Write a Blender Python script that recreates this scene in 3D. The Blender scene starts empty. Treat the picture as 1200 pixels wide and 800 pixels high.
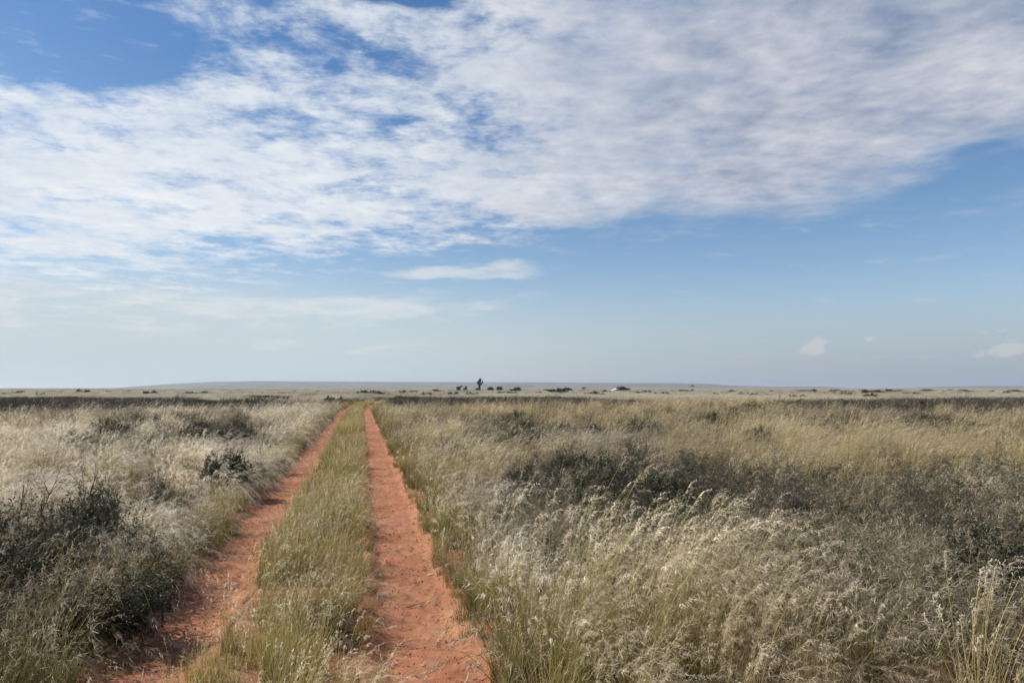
import bpy, math, random
import numpy as np
from mathutils import Vector, Euler

R = math.radians
rng = np.random.default_rng(7)
sc = bpy.context.scene
COL = sc.collection

# ------------------------------------------------------------------ camera
CAM_H = 1.6
F = 867.0                      # focal length in photo pixels (1200 wide)
PITCH = math.atan(54.3 / F)
cam_d = bpy.data.cameras.new('camera')
cam = bpy.data.objects.new('camera', cam_d)
COL.objects.link(cam)
cam.location = (0, 0, CAM_H)
cam.rotation_euler = (R(90) + PITCH, 0, 0)
cam_d.sensor_width = 36.0
cam_d.lens = 36.0 * F / 1200.0
cam_d.clip_start = 0.05
cam_d.clip_end = 60000
sc.camera = cam

cp, sp = math.cos(PITCH), math.sin(PITCH)
def pix_dir(px, py):
    x = (px - 600) / F; z = -(py - 400) / F
    return x, cp - z * sp, sp + z * cp
def at(px, py, z=0.0):
    """where the line of sight through a photo pixel meets height z"""
    x, y, zz = pix_dir(px, py)
    k = (z - CAM_H) / zz
    return x * k, y * k
def at_depth(px, y):
    x, yy, _ = pix_dir(px, 470)
    return x / yy * y, y
def to_pix(x, y, z):
    dz = z - CAM_H
    yc = y * cp + dz * sp
    zc = -y * sp + dz * cp
    yc = np.maximum(yc, 0.05)
    return 600 + F * x / yc, 400 - F * zc / yc

# ------------------------------------------------------------------ noise
def _hash(ix, iy, seed):
    h = (ix.astype(np.int64) * 374761393 + iy.astype(np.int64) * 668265263 + seed * 1274126177) & 0xFFFFFFFF
    h = ((h ^ (h >> 13)) * 1274126177) & 0xFFFFFFFF
    return ((h ^ (h >> 16)) & 0xFFFF) / 65535.0
def vnoise(x, y, seed=0):
    x = np.asarray(x, float); y = np.asarray(y, float)
    ix = np.floor(x); iy = np.floor(y)
    fx = x - ix; fy = y - iy
    fx = fx * fx * (3 - 2 * fx); fy = fy * fy * (3 - 2 * fy)
    a = _hash(ix, iy, seed); b = _hash(ix + 1, iy, seed)
    c = _hash(ix, iy + 1, seed); d = _hash(ix + 1, iy + 1, seed)
    return (a * (1 - fx) + b * fx) * (1 - fy) + (c * (1 - fx) + d * fx) * fy
def fbm(x, y, seed=0, o=4):
    s = 0; a = 0.5; t = 0
    for i in range(o):
        s = s + a * vnoise(np.asarray(x) * 2 ** i + 17.3 * i, np.asarray(y) * 2 ** i - 9.1 * i, seed + i); t += a; a *= 0.5
    return s / t
def sstep(a, b, x):
    t = np.clip((np.asarray(x, float) - a) / (b - a), 0, 1)
    return t * t * (3 - 2 * t)

# ------------------------------------------------------------------ terrain
SLOPE = -0.203
def road_x(y):
    y = np.asarray(y, float)
    d = np.clip(y - 46, 0, None)
    return SLOPE * y + 0.0016 * d * d / (1 + d * 0.006)
def lat(x, y):
    return (np.asarray(x) - road_x(y)) * 0.98
RUTS = ((-1.46, -0.91), (0.11, 0.71))
def rut_edges(y, k):
    a, b = RUTS[k]
    y = np.asarray(y, float)
    return (a + 0.16 * (fbm(y * 0.9, y * 0 + 3.1, 40 + k) - 0.5) + 0.10 * (vnoise(y * 3.1, y * 0, 42 + k) - 0.5),
            b + 0.10 * (fbm(y * 0.8, y * 0 + 7.7, 50 + k) - 0.5) + 0.08 * (vnoise(y * 3.7, y * 0, 52 + k) - 0.5))
def height(x, y):
    x = np.asarray(x, float); y = np.asarray(y, float)
    t = lat(x, y)
    dist = np.hypot(x, y)
    off = sstep(1.0, 7.0, np.abs(t + 0.35) - 1.2)
    h = off * (0.34 * (fbm(x / 9, y / 11, 3) - 0.5) + 0.22 * (fbm(x / 2.2, y / 2.2, 5) - 0.5)) * (1 - 0.6 * sstep(40, 120, dist))
    h = h + 0.05 * (vnoise(x * 0.9, y * 0.9, 8) - 0.5)
    for a, b in RUTS:
        m = (a + b) / 2; w = (b - a) / 2
        h = h - 0.06 * (1 - sstep(w * 0.65, w * 1.25, np.abs(t - m)))
    h = h - 0.35 * sstep(70, 115, dist)
    return h
def ground_z(x, y):
    # the soil sheet dips below the sand sheet inside the ruts
    t = lat(x, y); z = height(x, y)
    for a, b in RUTS:
        m = (a + b) / 2; w = (b - a) / 2
        z = z - 0.05 * (1 - sstep(w * .95, w * 1.5, np.abs(t - m))) * (np.asarray(y) < 125) * (np.asarray(y) > -4)
    return z
# hills: far plateau (crest height in metres by photo column, at 5 km)
HPX = np.array([-900, -300, 60, 130, 165, 200, 250, 300, 420, 600, 700, 800, 830, 850, 880, 905, 940, 965, 1000, 1050, 1100, 1150, 1250, 1600, 2200])
HPY = np.array([455., 455, 455, 454.6, 452.2, 449.8, 447.2, 446.4, 447.2, 447.8, 448.2, 448.6, 449.6, 451.2, 452.2, 452.9, 452.6, 453.0, 454.6, 454.6, 453.0, 452.2, 452.0, 453.6, 455.0])
def hill_h(px):
    return np.maximum((454.3 - np.interp(px, HPX, HPY)) / F * 5000, -4) + CAM_H

def mesh_np(name, v, faces_tri=None, quads=None, smooth=False):
    me = bpy.data.meshes.new(name)
    v = np.asarray(v, np.float32)
    nq = 0 if quads is None else len(quads); nt = 0 if faces_tri is None else len(faces_tri)
    loops = np.concatenate([np.asarray(quads, np.int32).ravel() if nq else np.zeros(0, np.int32),
                            np.asarray(faces_tri, np.int32).ravel() if nt else np.zeros(0, np.int32)])
    starts = np.concatenate([np.arange(nq) * 4, nq * 4 + np.arange(nt) * 3]).astype(np.int32)
    me.vertices.add(len(v)); me.vertices.foreach_set('co', v.ravel())
    me.loops.add(len(loops)); me.loops.foreach_set('vertex_index', loops)
    me.polygons.add(nq + nt); me.polygons.foreach_set('loop_start', starts)
    if smooth:
        me.polygons.foreach_set('use_smooth', np.ones(nq + nt, bool))
    me.update(calc_edges=True)
    me.validate()
    return me
def fattr(me, name, vals, dom='POINT'):
    a = me.attributes.new(name, 'FLOAT', dom)
    a.data.foreach_set('value', np.asarray(vals, np.float32))
def link(name, me, mat=None, parent=None):
    o = bpy.data.objects.new(name, me)
    COL.objects.link(o)
    if mat is not None: me.materials.append(mat)
    if parent is not None: o.parent = parent
    return o
def tag(o, label=None, cat=None, group=None, kind=None):
    if label: o['label'] = label
    if cat: o['category'] = cat
    if group: o['group'] = group
    if kind: o['kind'] = kind
    return o
def grid_quads(nu, nv):
    i = np.arange(nu - 1)[:, None] * nv + np.arange(nv - 1)[None, :]
    return np.stack([i, i + nv, i + nv + 1, i + 1], -1).reshape(-1, 4)

# ------------------------------------------------------------------ node helpers
class NT:
    def __init__(s, tree): s.t = tree; s.n = tree.nodes; s.l = tree.links
    def node(s, typ, **kw):
        nd = s.n.new(typ)
        for k, v in kw.items(): setattr(nd, k, v)
        return nd
    def put(s, sock, v):
        if hasattr(v, 'is_linked') or hasattr(v, 'links'): s.l.new(v, sock)
        else: sock.default_value = v
    def m(s, op, a, b=None, c=None, clamp=False):
        nd = s.node('ShaderNodeMath', operation=op, use_clamp=clamp)
        for i, q in enumerate((a, b, c)):
            if q is not None: s.put(nd.inputs[i], q)
        return nd.outputs[0]
    def vm(s, op, a, b=None, out=0):
        nd = s.node('ShaderNodeVectorMath', operation=op)
        s.put(nd.inputs[0], a)
        if b is not None: s.put(nd.inputs[1], b)
        return nd.outputs[out]
    def mix(s, f, a, b):
        nd = s.node('ShaderNodeMix', data_type='RGBA')
        s.put(nd.inputs['Factor'], f); s.put(nd.inputs['A'], a) if False else None
        s.put(nd.inputs[0], f); s.put(nd.inputs[6], a); s.put(nd.inputs[7], b)
        return nd.outputs[2]
    def mulc(s, a, b):
        nd = s.node('ShaderNodeMix', data_type='RGBA', blend_type='MULTIPLY')
        s.put(nd.inputs[0], 1.0); s.put(nd.inputs[6], a); s.put(nd.inputs[7], b)
        return nd.outputs[2]
    def noise(s, vec, scale, detail=4, rough=0.55, dist=0.0, dims='3D'):
        nd = s.node('ShaderNodeTexNoise', noise_dimensions=dims)
        s.put(nd.inputs['Vector'], vec); s.put(nd.inputs['Scale'], scale)
        s.put(nd.inputs['Detail'], detail); s.put(nd.inputs['Roughness'], rough); s.put(nd.inputs['Distortion'], dist)
        return nd.outputs[0]
    def map(s, v, a, b, c=0.0, d=1.0, smooth=True):
        nd = s.node('ShaderNodeMapRange', interpolation_type='SMOOTHSTEP' if smooth else 'LINEAR')
        for i, q in enumerate((v, a, b, c, d)): s.put(nd.inputs[i], q)
        return nd.outputs[0]
    def comb(s, x, y, z):
        nd = s.node('ShaderNodeCombineXYZ')
        for i, q in enumerate((x, y, z)): s.put(nd.inputs[i], q)
        return nd.outputs[0]
    def attr(s, name, typ='GEOMETRY', out='Fac'):
        nd = s.node('ShaderNodeAttribute', attribute_name=name, attribute_type=typ)
        return nd.outputs[out]
def C(r, g, b): return (r, g, b, 1.0)
def material(name):
    m = bpy.data.materials.new(name); m.use_nodes = True
    m.node_tree.nodes.clear()
    return m, NT(m.node_tree)
def leafy(m, nt, col, trans=0.35, rough=0.6, spec=0.0):
    d = nt.node('ShaderNodeBsdfDiffuse'); t = nt.node('ShaderNodeBsdfTranslucent')
    nt.put(d.inputs[0], col); nt.put(t.inputs[0], col)
    mx = nt.node('ShaderNodeMixShader'); mx.inputs[0].default_value = trans
    nt.l.new(d.outputs[0], mx.inputs[1]); nt.l.new(t.outputs[0], mx.inputs[2])
    out = nt.node('ShaderNodeOutputMaterial'); res = mx.outputs[0]
    if spec > 0:
        g = nt.node('ShaderNodeBsdfGlossy'); g.inputs['Roughness'].default_value = 0.45
        g.inputs[0].default_value = C(0.8, 0.8, 0.8)
        m2 = nt.node('ShaderNodeMixShader'); m2.inputs[0].default_value = spec
        nt.l.new(res, m2.inputs[1]); nt.l.new(g.outputs[0], m2.inputs[2]); res = m2.outputs[0]
    nt.l.new(res, out.inputs[0])
def matte(m, nt, col, bump=None, bstr=0.4, bdist=0.02, rough=0.9):
    p = nt.node('ShaderNodeBsdfPrincipled'); nt.put(p.inputs['Base Color'], col)
    p.inputs['Roughness'].default_value = rough
    p.inputs['Specular IOR Level'].default_value = 0.15
    if bump is not None:
        b = nt.node('ShaderNodeBump'); b.inputs['Strength'].default_value = bstr; b.inputs['Distance'].default_value = bdist
        nt.l.new(bump, b.inputs['Height']); nt.l.new(b.outputs[0], p.inputs['Normal'])
    out = nt.node('ShaderNodeOutputMaterial'); nt.l.new(p.outputs[0], out.inputs[0])

# grass: attribute "part" runs 0 (base) - 1 (stem top), 2 = seed head;  instancer "green" 0..1, "pale" 0..1
def grass_mat(name, base_dry, base_green, top_dry, top_green, head_a, head_b, trans=0.35):
    m, nt = material(name)
    part = nt.attr('part'); gr = nt.attr('green', 'INSTANCER'); pale = nt.attr('pale', 'INSTANCER')
    rnd = nt.attr('rnd')
    g2 = nt.m('ADD', gr, nt.m('MULTIPLY', nt.m('SUBTRACT', rnd, 0.5), 0.7), clamp=True)
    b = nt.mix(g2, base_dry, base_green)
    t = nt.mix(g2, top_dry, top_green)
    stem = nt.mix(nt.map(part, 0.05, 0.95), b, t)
    head = nt.mix(nt.m('ADD', pale, nt.m('MULTIPLY', nt.m('SUBTRACT', rnd, 0.5), 0.5), clamp=True), head_a, head_b)
    c = nt.mix(nt.map(part, 1.2, 1.8), stem, head)
    v = nt.m('MULTIPLY', nt.map(rnd, 0, 1, 0.72, 1.28, False), nt.attr('tone', 'INSTANCER'))
    c = nt.vm('SCALE', c); 
    nt.put(nt.n[-1].inputs['Scale'], v)
    leafy(m, nt, c, trans)
    return m
M = {}
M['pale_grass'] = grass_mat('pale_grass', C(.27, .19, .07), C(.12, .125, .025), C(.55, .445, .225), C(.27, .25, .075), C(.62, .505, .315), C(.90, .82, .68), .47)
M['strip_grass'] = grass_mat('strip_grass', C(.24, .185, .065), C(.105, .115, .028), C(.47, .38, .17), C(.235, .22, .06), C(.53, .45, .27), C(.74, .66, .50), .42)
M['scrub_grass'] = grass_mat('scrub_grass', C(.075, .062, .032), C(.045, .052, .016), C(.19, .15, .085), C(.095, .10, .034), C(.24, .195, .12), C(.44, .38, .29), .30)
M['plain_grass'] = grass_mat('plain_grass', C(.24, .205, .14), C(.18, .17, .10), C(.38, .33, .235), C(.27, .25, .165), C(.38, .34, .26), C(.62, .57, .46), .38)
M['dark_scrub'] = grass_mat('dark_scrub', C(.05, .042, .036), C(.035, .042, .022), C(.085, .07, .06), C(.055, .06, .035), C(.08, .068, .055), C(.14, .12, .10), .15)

def leaf_mat(name, a, b, trans=.25, spec=0.03):
    m, nt = material(name)
    oi = nt.node('ShaderNodeObjectInfo')
    rnd = nt.attr('rnd')
    f = nt.m('ADD', nt.m('MULTIPLY', rnd, 0.75), nt.m('MULTIPLY', oi.outputs['Random'], 0.25))
    leafy(m, nt, nt.mix(f, a, b), trans, spec=spec)
    return m
M['dark_leaf'] = leaf_mat('dark_leaf', C(.018, .025, .011), C(.062, .068, .030))
M['grey_leaf'] = leaf_mat('grey_leaf', C(.034, .036, .018), C(.105, .098, .056), .3)
M['olive_leaf'] = leaf_mat('olive_leaf', C(.05, .065, .02), C(.14, .15, .055), .3)
M['far_leaf'] = leaf_mat('far_leaf', C(.022, .032, .016), C(.06, .066, .035), .2)
def bark_mat(name, a, b):
    m, nt = material(name)
    tc = nt.node('ShaderNodeTexCoord'); n = nt.noise(tc.outputs['Object'], 25, 4)
    matte(m, nt, nt.mix(n, a, b), n, .5, .01)
    return m
M['bark'] = bark_mat('bark', C(.06, .05, .04), C(.17, .145, .115))
M['dead_wood'] = bark_mat('dead_wood', C(.16, .145, .125), C(.36, .33, .29))
M['dark_wood'] = bark_mat('dark_wood', C(.035, .028, .024), C(.09, .075, .06))

# sand
m, nt = material('red_sand')
tc = nt.node('ShaderNodeTexCoord'); P = tc.outputs['Object']
n1 = nt.noise(P, 1.3, 5, .6); n2 = nt.noise(P, 14, 5, .65); n3 = nt.noise(P, 90, 3, .7)
c = nt.mix(nt.map(n1, .3, .7), C(.275, .110, .056), C(.355, .168, .096))
c = nt.mix(nt.m('MULTIPLY', nt.map(n2, .48, .75), .55), c, C(.215, .075, .038))
c = nt.mix(nt.m('MULTIPLY', nt.map(n3, .60, .78), .6), c, C(.42, .20, .125))
c = nt.mix(nt.m('MULTIPLY', nt.map(n3, .40, .24), .5), c, C(.24, .085, .05))
hb = nt.m('ADD', nt.m('MULTIPLY', n2, 1.0), nt.m('MULTIPLY', n3, .5))
matte(m, nt, c, hb, .55, .025)
M['red_sand'] = m
# ground: reddish soil with dry litter near, grass-covered plain with scrub patches far off
m, nt = material('veld_ground')
tc = nt.node('ShaderNodeTexCoord'); P = tc.outputs['Object']
n1 = nt.noise(P, .8, 5, .6); n2 = nt.noise(P, 12, 5, .7); n3 = nt.noise(P, 70, 3, .7)
soil = nt.mix(nt.map(n2, .35, .7), C(.22, .085, .045), C(.32, .135, .075))
lit = nt.mix(nt.map(n3, .35, .65), C(.10, .06, .03), C(.34, .24, .14))
near = nt.mix(nt.map(nt.m('ADD', n1, nt.m('MULTIPLY', n2, .35)), .60, .85), soil, lit)
f1 = nt.noise(P, .035, 6, .65); f2 = nt.noise(P, .011, 5, .6); f3 = nt.noise(P, .25, 5, .7)
far = nt.mix(nt.map(f3, .3, .7), C(.21, .188, .14), C(.35, .315, .24))
far = nt.mix(nt.m('MULTIPLY', nt.map(f1, .52, .66), .75), far, C(.13, .118, .08))
far = nt.mix(nt.m('MULTIPLY', nt.map(f2, .54, .62), .55), far, C(.16, .145, .10))
ds = nt.vm('LENGTH', P, out=1)
c = nt.mix(nt.map(nt.m('ADD', ds, nt.m('MULTIPLY', nt.m('SUBTRACT', n1, .5), 60)), 45, 110), near, far)
matte(m, nt, c, nt.m('ADD', n2, n3), .6, .02)
M['veld_ground'] = m
m, nt = material('hill_cover')
tc = nt.node('ShaderNodeTexCoord'); P = tc.outputs['Object']
f1 = nt.noise(nt.vm('MULTIPLY', P, (1, .35, 3.0)), .012, 6, .65); f2 = nt.noise(nt.vm('MULTIPLY', P, (.4, .4, 12)), .01, 5, .6)
c = nt.mix(nt.map(f1, .35, .65), C(.17, .155, .125), C(.095, .09, .078))
c = nt.mix(nt.m('MULTIPLY', nt.map(f2, .48, .62), .5), c, C(.22, .20, .165))
matte(m, nt, c)
M['hill_cover'] = m

# ------------------------------------------------------------------ ground sheet (laid along the track)
def grow(a, first, k, end):
    out = [a]; d = first
    while out[-1] < end:
        out.append(out[-1] + d); d *= k
    return out
tr = grow(1.6, .06, 1.09, 16000)
tl = [-q for q in grow(2.3, .06, 1.09, 16000)][::-1]
tt = np.array(tl + list(np.arange(-2.24, 1.58, .06)) + tr)
ss = np.array([-q for q in grow(0.1, .3, 1.25, 15000)][::-1] + grow(0.15, .09, 1.012, 40) )
ss = np.concatenate([ss, np.array(grow(ss[-1] + .6, .6, 1.05, 15500))])
S, T = np.meshgrid(ss, tt, indexing='ij')
X = T / 0.98 + np.where(np.abs(S) < 400, road_x(np.clip(S, -400, 400)), road_x(np.clip(S, -400, 400)))
Z = ground_z(X, S)
V = np.stack([X, S, Z], -1).reshape(-1, 3)
ground = link('ground', mesh_np('ground', V, quads=grid_quads(len(ss), len(tt)), smooth=True), M['veld_ground'])
tag(ground, kind='structure')
LOW = float(V[:, 2].min())

# two wheel ruts of bare red sand
vs = []; qs = []; base = 0
ys = np.array(grow(-3, .05, 1.0, 3) + grow(3.03, .03, 1.0022, 16)[0:] ); ys = np.concatenate([ys, grow(ys[-1] + .08, .08, 1.012, 97)])
for k in range(2):
    e0, e1 = rut_edges(ys, k)
    w = np.linspace(-.30, 1.30, 56)
    Y, W = np.meshgrid(ys, w, indexing='ij')
    Tt = e0[:, None] + (e1 - e0)[:, None] * W
    X = Tt / 0.98 + road_x(Y)
    Z = height(X, Y) + .006
    inside = sstep(-.10, .06, W) * sstep(1.10, .94, W); edge = sstep(-.28, -.12, W) * sstep(1.28, 1.12, W)
    warp = .5 * (fbm(X * 1.4, Y * 1.1, 61) - .5)
    ridge = np.sin((Y + warp + .12 * np.abs(W - .5)) * 2 * math.pi / .17) * sstep(.15, .3, W) * sstep(.85, .7, W)
    Z = Z + inside * (.018 * (fbm(X * 4, Y * 4, 62) - .45) + .027 * (fbm(X * 16, Y * 19, 64) - .5) + .012 * ridge * (fbm(X, Y * .5, 65) > .42))
    # scuffs and old hoof marks
    cell = vnoise(X * 9, Y * 9, 66)
    Z = Z - inside * .016 * sstep(.72, .9, cell)
    Z = Z - (1 - edge) * .07 + edge * (1 - inside) * (.03 * (fbm(X * 5, Y * 5, 67) - .55) + .02 * (fbm(X * 17, Y * 17, 68) - .5))
    vs.append(np.stack([X, Y, Z], -1).reshape(-1, 3)); qs.append(grid_quads(len(ys), 56) + base); base += X.size
track = link('sandy_track', mesh_np('sandy_track', np.concatenate(vs), quads=np.concatenate(qs), smooth=True), M['red_sand'])
tag(track, kind='structure')

# far hills
hpx = np.linspace(-850, 2150, 420)
rows = np.array([0, .06, .14, .24, .36, .5, .64, .78, .9, 1.0, 1.15, 1.4])
hx = (hpx - 600) / F
hv = []
for r in rows:
    d = 3000 + 2000 * r
    top = hill_h(hpx)
    prof = sstep(0, 1.0, r) if r <= 1 else 1 - (r - 1) * .6
    z = -6 + (top + 6) * prof + (fbm(hpx / 60 + 3, hpx * 0 + r * 4, 71) - .5) * 2.0 * (r > .03) * (r < 1)
    hv.append(np.stack([hx * d, np.full_like(hx, d), z], -1))
hills = link('hills', mesh_np('hills', np.concatenate(hv), quads=grid_quads(len(rows), len(hpx)), smooth=True), M['hill_cover'])
tag(hills, kind='structure')
HILL_LOW = -6

# ------------------------------------------------------------------ grass tufts
class Acc:
    def __init__(s): s.v = []; s.q = []; s.t = []; s.p = []; s.r = []; s.n = 0
    def ribbons(s, pts, side, width, part, rnd):
        """pts (n,k,3), side (n,3), width (n,k), part (n,k), rnd (n,)"""
        n, k, _ = pts.shape
        a = pts - side[:, None, :] * width[..., None] * .5
        b = pts + side[:, None, :] * width[..., None] * .5
        s.v.append(np.stack([a, b], 2).reshape(-1, 3))
        i = (np.arange(n)[:, None] * k + np.arange(k - 1)[None, :]) * 2 + s.n
        s.q.append(np.stack([i, i + 1, i + 3, i + 2], -1).reshape(-1, 4))
        s.p.append(np.repeat(part.reshape(-1), 2)); s.r.append(np.repeat(rnd, 2 * k))
        s.n += n * k * 2
    def tris(s, a, b, c, part, rnd):
        n = len(a)
        s.v.append(np.stack([a, b, c], 1).reshape(-1, 3))
        s.t.append(np.arange(3 * n).reshape(-1, 3) + s.n)
        s.p.append(np.repeat(part, 3)); s.r.append(np.repeat(rnd, 3)); s.n += 3 * n
    def mesh(s, name):
        me = mesh_np(name, np.concatenate(s.v), np.concatenate(s.t) if s.t else None, np.concatenate(s.q) if s.q else None)
        fattr(me, 'part', np.concatenate(s.p)); fattr(me, 'rnd', np.concatenate(s.r))
        return me
def unit(v): return v / np.maximum(np.linalg.norm(v, axis=-1, keepdims=True), 1e-6)
WIND = np.array([.93, -.36, 0.0])
def tuft(name, seed, n_culm, n_leaf, h, spread, wind, head_len, n_br, br_len, br_w, w_culm, w_leaf, leaf_h, rad=.09, head_frac=1.0, droop=.25, flare=.35):
    g = np.random.default_rng(seed); A = Acc()
    def paths(n, L, k, bend_wind, fl):
        az = g.uniform(0, 2 * math.pi, n); rr = rad * np.sqrt(g.uniform(0, 1, n))
        base = np.stack([rr * np.cos(az), rr * np.sin(az), np.full(n, -.03)], -1)
        az2 = az + g.normal(0, .8, n)
        out = np.stack([np.cos(az2), np.sin(az2), np.zeros(n)], -1) * (fl * g.uniform(.1, 1.3, n))[:, None]
        s = np.linspace(0, 1, k)
        wl = (bend_wind * g.uniform(.55, 1.35, n))[:, None]
        hor = out[:, None, :] * (s * (.55 + .45 * s))[None, :, None] + WIND[None, None, :] * wl[..., None] * (s ** 2.0)[None, :, None]
        hl = np.minimum(np.linalg.norm(hor, axis=-1), .97)
        # keep arc length about L: lift falls off as the stem leans over
        z = s[None, :] * np.sqrt(np.maximum(1 - hl ** 2, .06))
        p = base[:, None, :] + np.concatenate([hor[..., :2], z[..., None]], -1) * L[:, None, None]
        return p
    sd = lambda n: unit(np.stack([g.normal(size=n), g.normal(size=n), g.normal(0, .15, n)], -1))
    # leaves
    if n_leaf:
        L = leaf_h * g.uniform(.5, 1.25, n_leaf); k = 4
        p = paths(n_leaf, L, k, wind * .6, spread)
        w = w_leaf * g.uniform(.6, 1.3, n_leaf)[:, None] * np.array([1, .9, .65, .12])[None]
        A.ribbons(p, sd(n_leaf), w, np.tile(np.linspace(0, 1, k), (n_leaf, 1)), g.uniform(0, 1, n_leaf))
    if n_culm:
        L = h * g.uniform(.65, 1.15, n_culm); k = 6
        p = paths(n_culm, L, k, wind, flare)
        rn = g.uniform(0, 1, n_culm)
        w = w_culm * np.linspace(1, .55, k)[None].repeat(n_culm, 0)
        A.ribbons(p, sd(n_culm), w, np.tile(np.linspace(0, 1, k), (n_culm, 1)), rn)
        hd = np.where(g.uniform(size=n_culm) < head_frac)[0]
        if len(hd) and n_br:
            tip = p[hd, -1]; d = unit(p[hd, -1] - p[hd, -2])
            nb = len(hd) * n_br
            u = g.uniform(-.55, .75, nb); ii = np.repeat(np.arange(len(hd)), n_br)
            hl = head_len * g.uniform(.7, 1.2, len(hd))[ii]
            start = tip[ii] + d[ii] * (u * hl)[:, None] + WIND[None] * (np.clip(u, 0, 1) ** 2 * hl * droop)[:, None]
            start[:, 2] -= np.clip(u, 0, 1) ** 2 * hl * droop * 1.2
            br = unit(d[ii] * .9 + g.normal(size=(nb, 3)) * .55 + WIND[None] * .45 + np.array([0, 0, -.1]))
            bl = br_len * g.uniform(.5, 1.3, nb) * (1.05 - np.clip(u, 0, 1) * .5)
            end = start + br * bl[:, None]; end[:, 2] -= bl * droop * .6
            sdv = sd(nb) * (br_w * g.uniform(.6, 1.4, nb))[:, None] * .5
            mid = (start + end) / 2
            # spindle: two triangles
            A.tris(start, mid + sdv, end, np.full(nb, 2.0), rn[hd][ii] * .6 + g.uniform(0, .4, nb))
            A.tris(start, end, mid - sdv, np.full(nb, 2.0), rn[hd][ii] * .6 + g.uniform(0, .4, nb))
    return A.mesh(name)
def patch(name, seed, n, r, size, **kw):
    """several small tufts merged to one wide patch for the distance"""
    g = np.random.default_rng(seed); V = []; Q = []; T = []; Pp = []; Rr = []; off = 0
    kinds = []
    for i in range(3):
        me = tuft('t', seed * 31 + i, **kw)
        co = np.zeros(len(me.vertices) * 3, np.float32); me.vertices.foreach_get('co', co); co = co.reshape(-1, 3)
        polys = [tuple(p.vertices) for p in me.polygons]
        q = np.array([p for p in polys if len(p) == 4]); t = np.array([p for p in polys if len(p) == 3])
        pa = np.zeros(len(co), np.float32); me.attributes['part'].data.foreach_get('value', pa)
        ra = np.zeros(len(co), np.float32); me.attributes['rnd'].data.foreach_get('value', ra)
        kinds.append((co, q, t, pa, ra)); bpy.data.meshes.remove(me)
    for i in range(n):
        co, q, t, pa, ra = kinds[i % 3]
        a = g.normal(0, .5); s = size * g.uniform(.7, 1.3)
        c, sn = math.cos(a), math.sin(a)
        rr = r * math.sqrt(g.uniform()); az = g.uniform(0, 6.283)
        v = np.stack([co[:, 0] * c - co[:, 1] * sn, co[:, 0] * sn + co[:, 1] * c, co[:, 2]], -1) * s + np.array([rr * math.cos(az), rr * math.sin(az), 0])
        V.append(v); Pp.append(pa); Rr.append(np.clip(ra * .6 + g.uniform(0, .4), 0, 1))
        if len(q): Q.append(q + off)
        if len(t): T.append(t + off)
        off += len(co)
    me = mesh_np(name, np.concatenate(V), np.concatenate(T) if T else None, np.concatenate(Q) if Q else None)
    fattr(me, 'part', np.concatenate(Pp)); fattr(me, 'rnd', np.concatenate(Rr))
    return me

def proto_collection(name, meshes, mat):
    c = bpy.data.collections.new(name)          # not linked to the scene: only the source for the grass scatter
    for i, me in enumerate(meshes):
        me.materials.append(mat)
        o = bpy.data.objects.new('%s_%02d' % (name, i), me); c.objects.link(o)
    return c
PALE = dict(n_culm=17, n_leaf=56, h=.74, spread=.40, wind=.29, head_len=.10, n_br=54, br_len=.024, br_w=.0026, w_culm=.0032, w_leaf=.0042, leaf_h=.36, rad=.085, flare=.26, droop=.75)
WISP = dict(PALE, n_culm=28, n_leaf=44, n_br=60, br_len=.046, h=.60, wind=.58, br_w=.0020, droop=.5, flare=.52, head_len=.17)
STRIP = dict(n_culm=20, n_leaf=70, h=.48, spread=.40, wind=.22, head_len=.08, n_br=22, br_len=.018, br_w=.0026, w_culm=.0026, w_leaf=.0040, leaf_h=.36, rad=.11, flare=.35, head_frac=.7, droop=.2)
GREEN = dict(STRIP, n_culm=5, n_leaf=120, leaf_h=.30)
SCRUB = dict(n_culm=26, n_leaf=70, h=.46, spread=.7, wind=.3, head_len=.12, n_br=16, br_len=.06, br_w=.0042, w_culm=.0032, w_leaf=.0042, leaf_h=.32, rad=.14, flare=.75, droop=.35)
def var(d, n, pre, seed):
    out = []
    for i in range(n):
        g = random.Random(seed + i)
        k = dict(d); k['h'] *= g.uniform(.85, 1.15); k['wind'] *= g.uniform(.75, 1.25); k['leaf_h'] *= g.uniform(.85, 1.2)
        out.append(tuft('%s_%02d' % (pre, i), seed + i, **k))
    return out
def mid(d, f=2.2):
    k = dict(d); k['n_culm'] = max(4, int(d['n_culm'] * .7)); k['n_leaf'] = int(d['n_leaf'] * .42); k['n_br'] = max(4, int(d['n_br'] * .30))
    for q in ('br_w', 'w_culm', 'w_leaf'): k[q] = d[q] * f
    k['br_len'] = d['br_len'] * 1.4
    return k
def farl(d):
    k = dict(d); k['n_culm'] = 9; k['n_leaf'] = 12; k['n_br'] = 4
    k['br_w'] = .022; k['w_culm'] = .010; k['w_leaf'] = .016; k['br_len'] = .10; k['rad'] = .16
    return k
pc = {}
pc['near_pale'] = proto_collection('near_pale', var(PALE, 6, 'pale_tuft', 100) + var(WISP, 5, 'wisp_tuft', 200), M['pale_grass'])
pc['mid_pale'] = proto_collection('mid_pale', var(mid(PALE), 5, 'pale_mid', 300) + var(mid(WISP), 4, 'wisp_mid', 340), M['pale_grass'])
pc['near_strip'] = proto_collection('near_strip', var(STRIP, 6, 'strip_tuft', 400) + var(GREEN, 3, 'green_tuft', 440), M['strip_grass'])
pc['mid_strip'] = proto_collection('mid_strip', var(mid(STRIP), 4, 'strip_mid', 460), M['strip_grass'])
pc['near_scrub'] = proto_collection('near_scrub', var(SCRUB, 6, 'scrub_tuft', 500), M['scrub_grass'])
pc['mid_scrub'] = proto_collection('mid_scrub', var(mid(SCRUB), 5, 'scrub_mid', 540), M['scrub_grass'])
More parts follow.
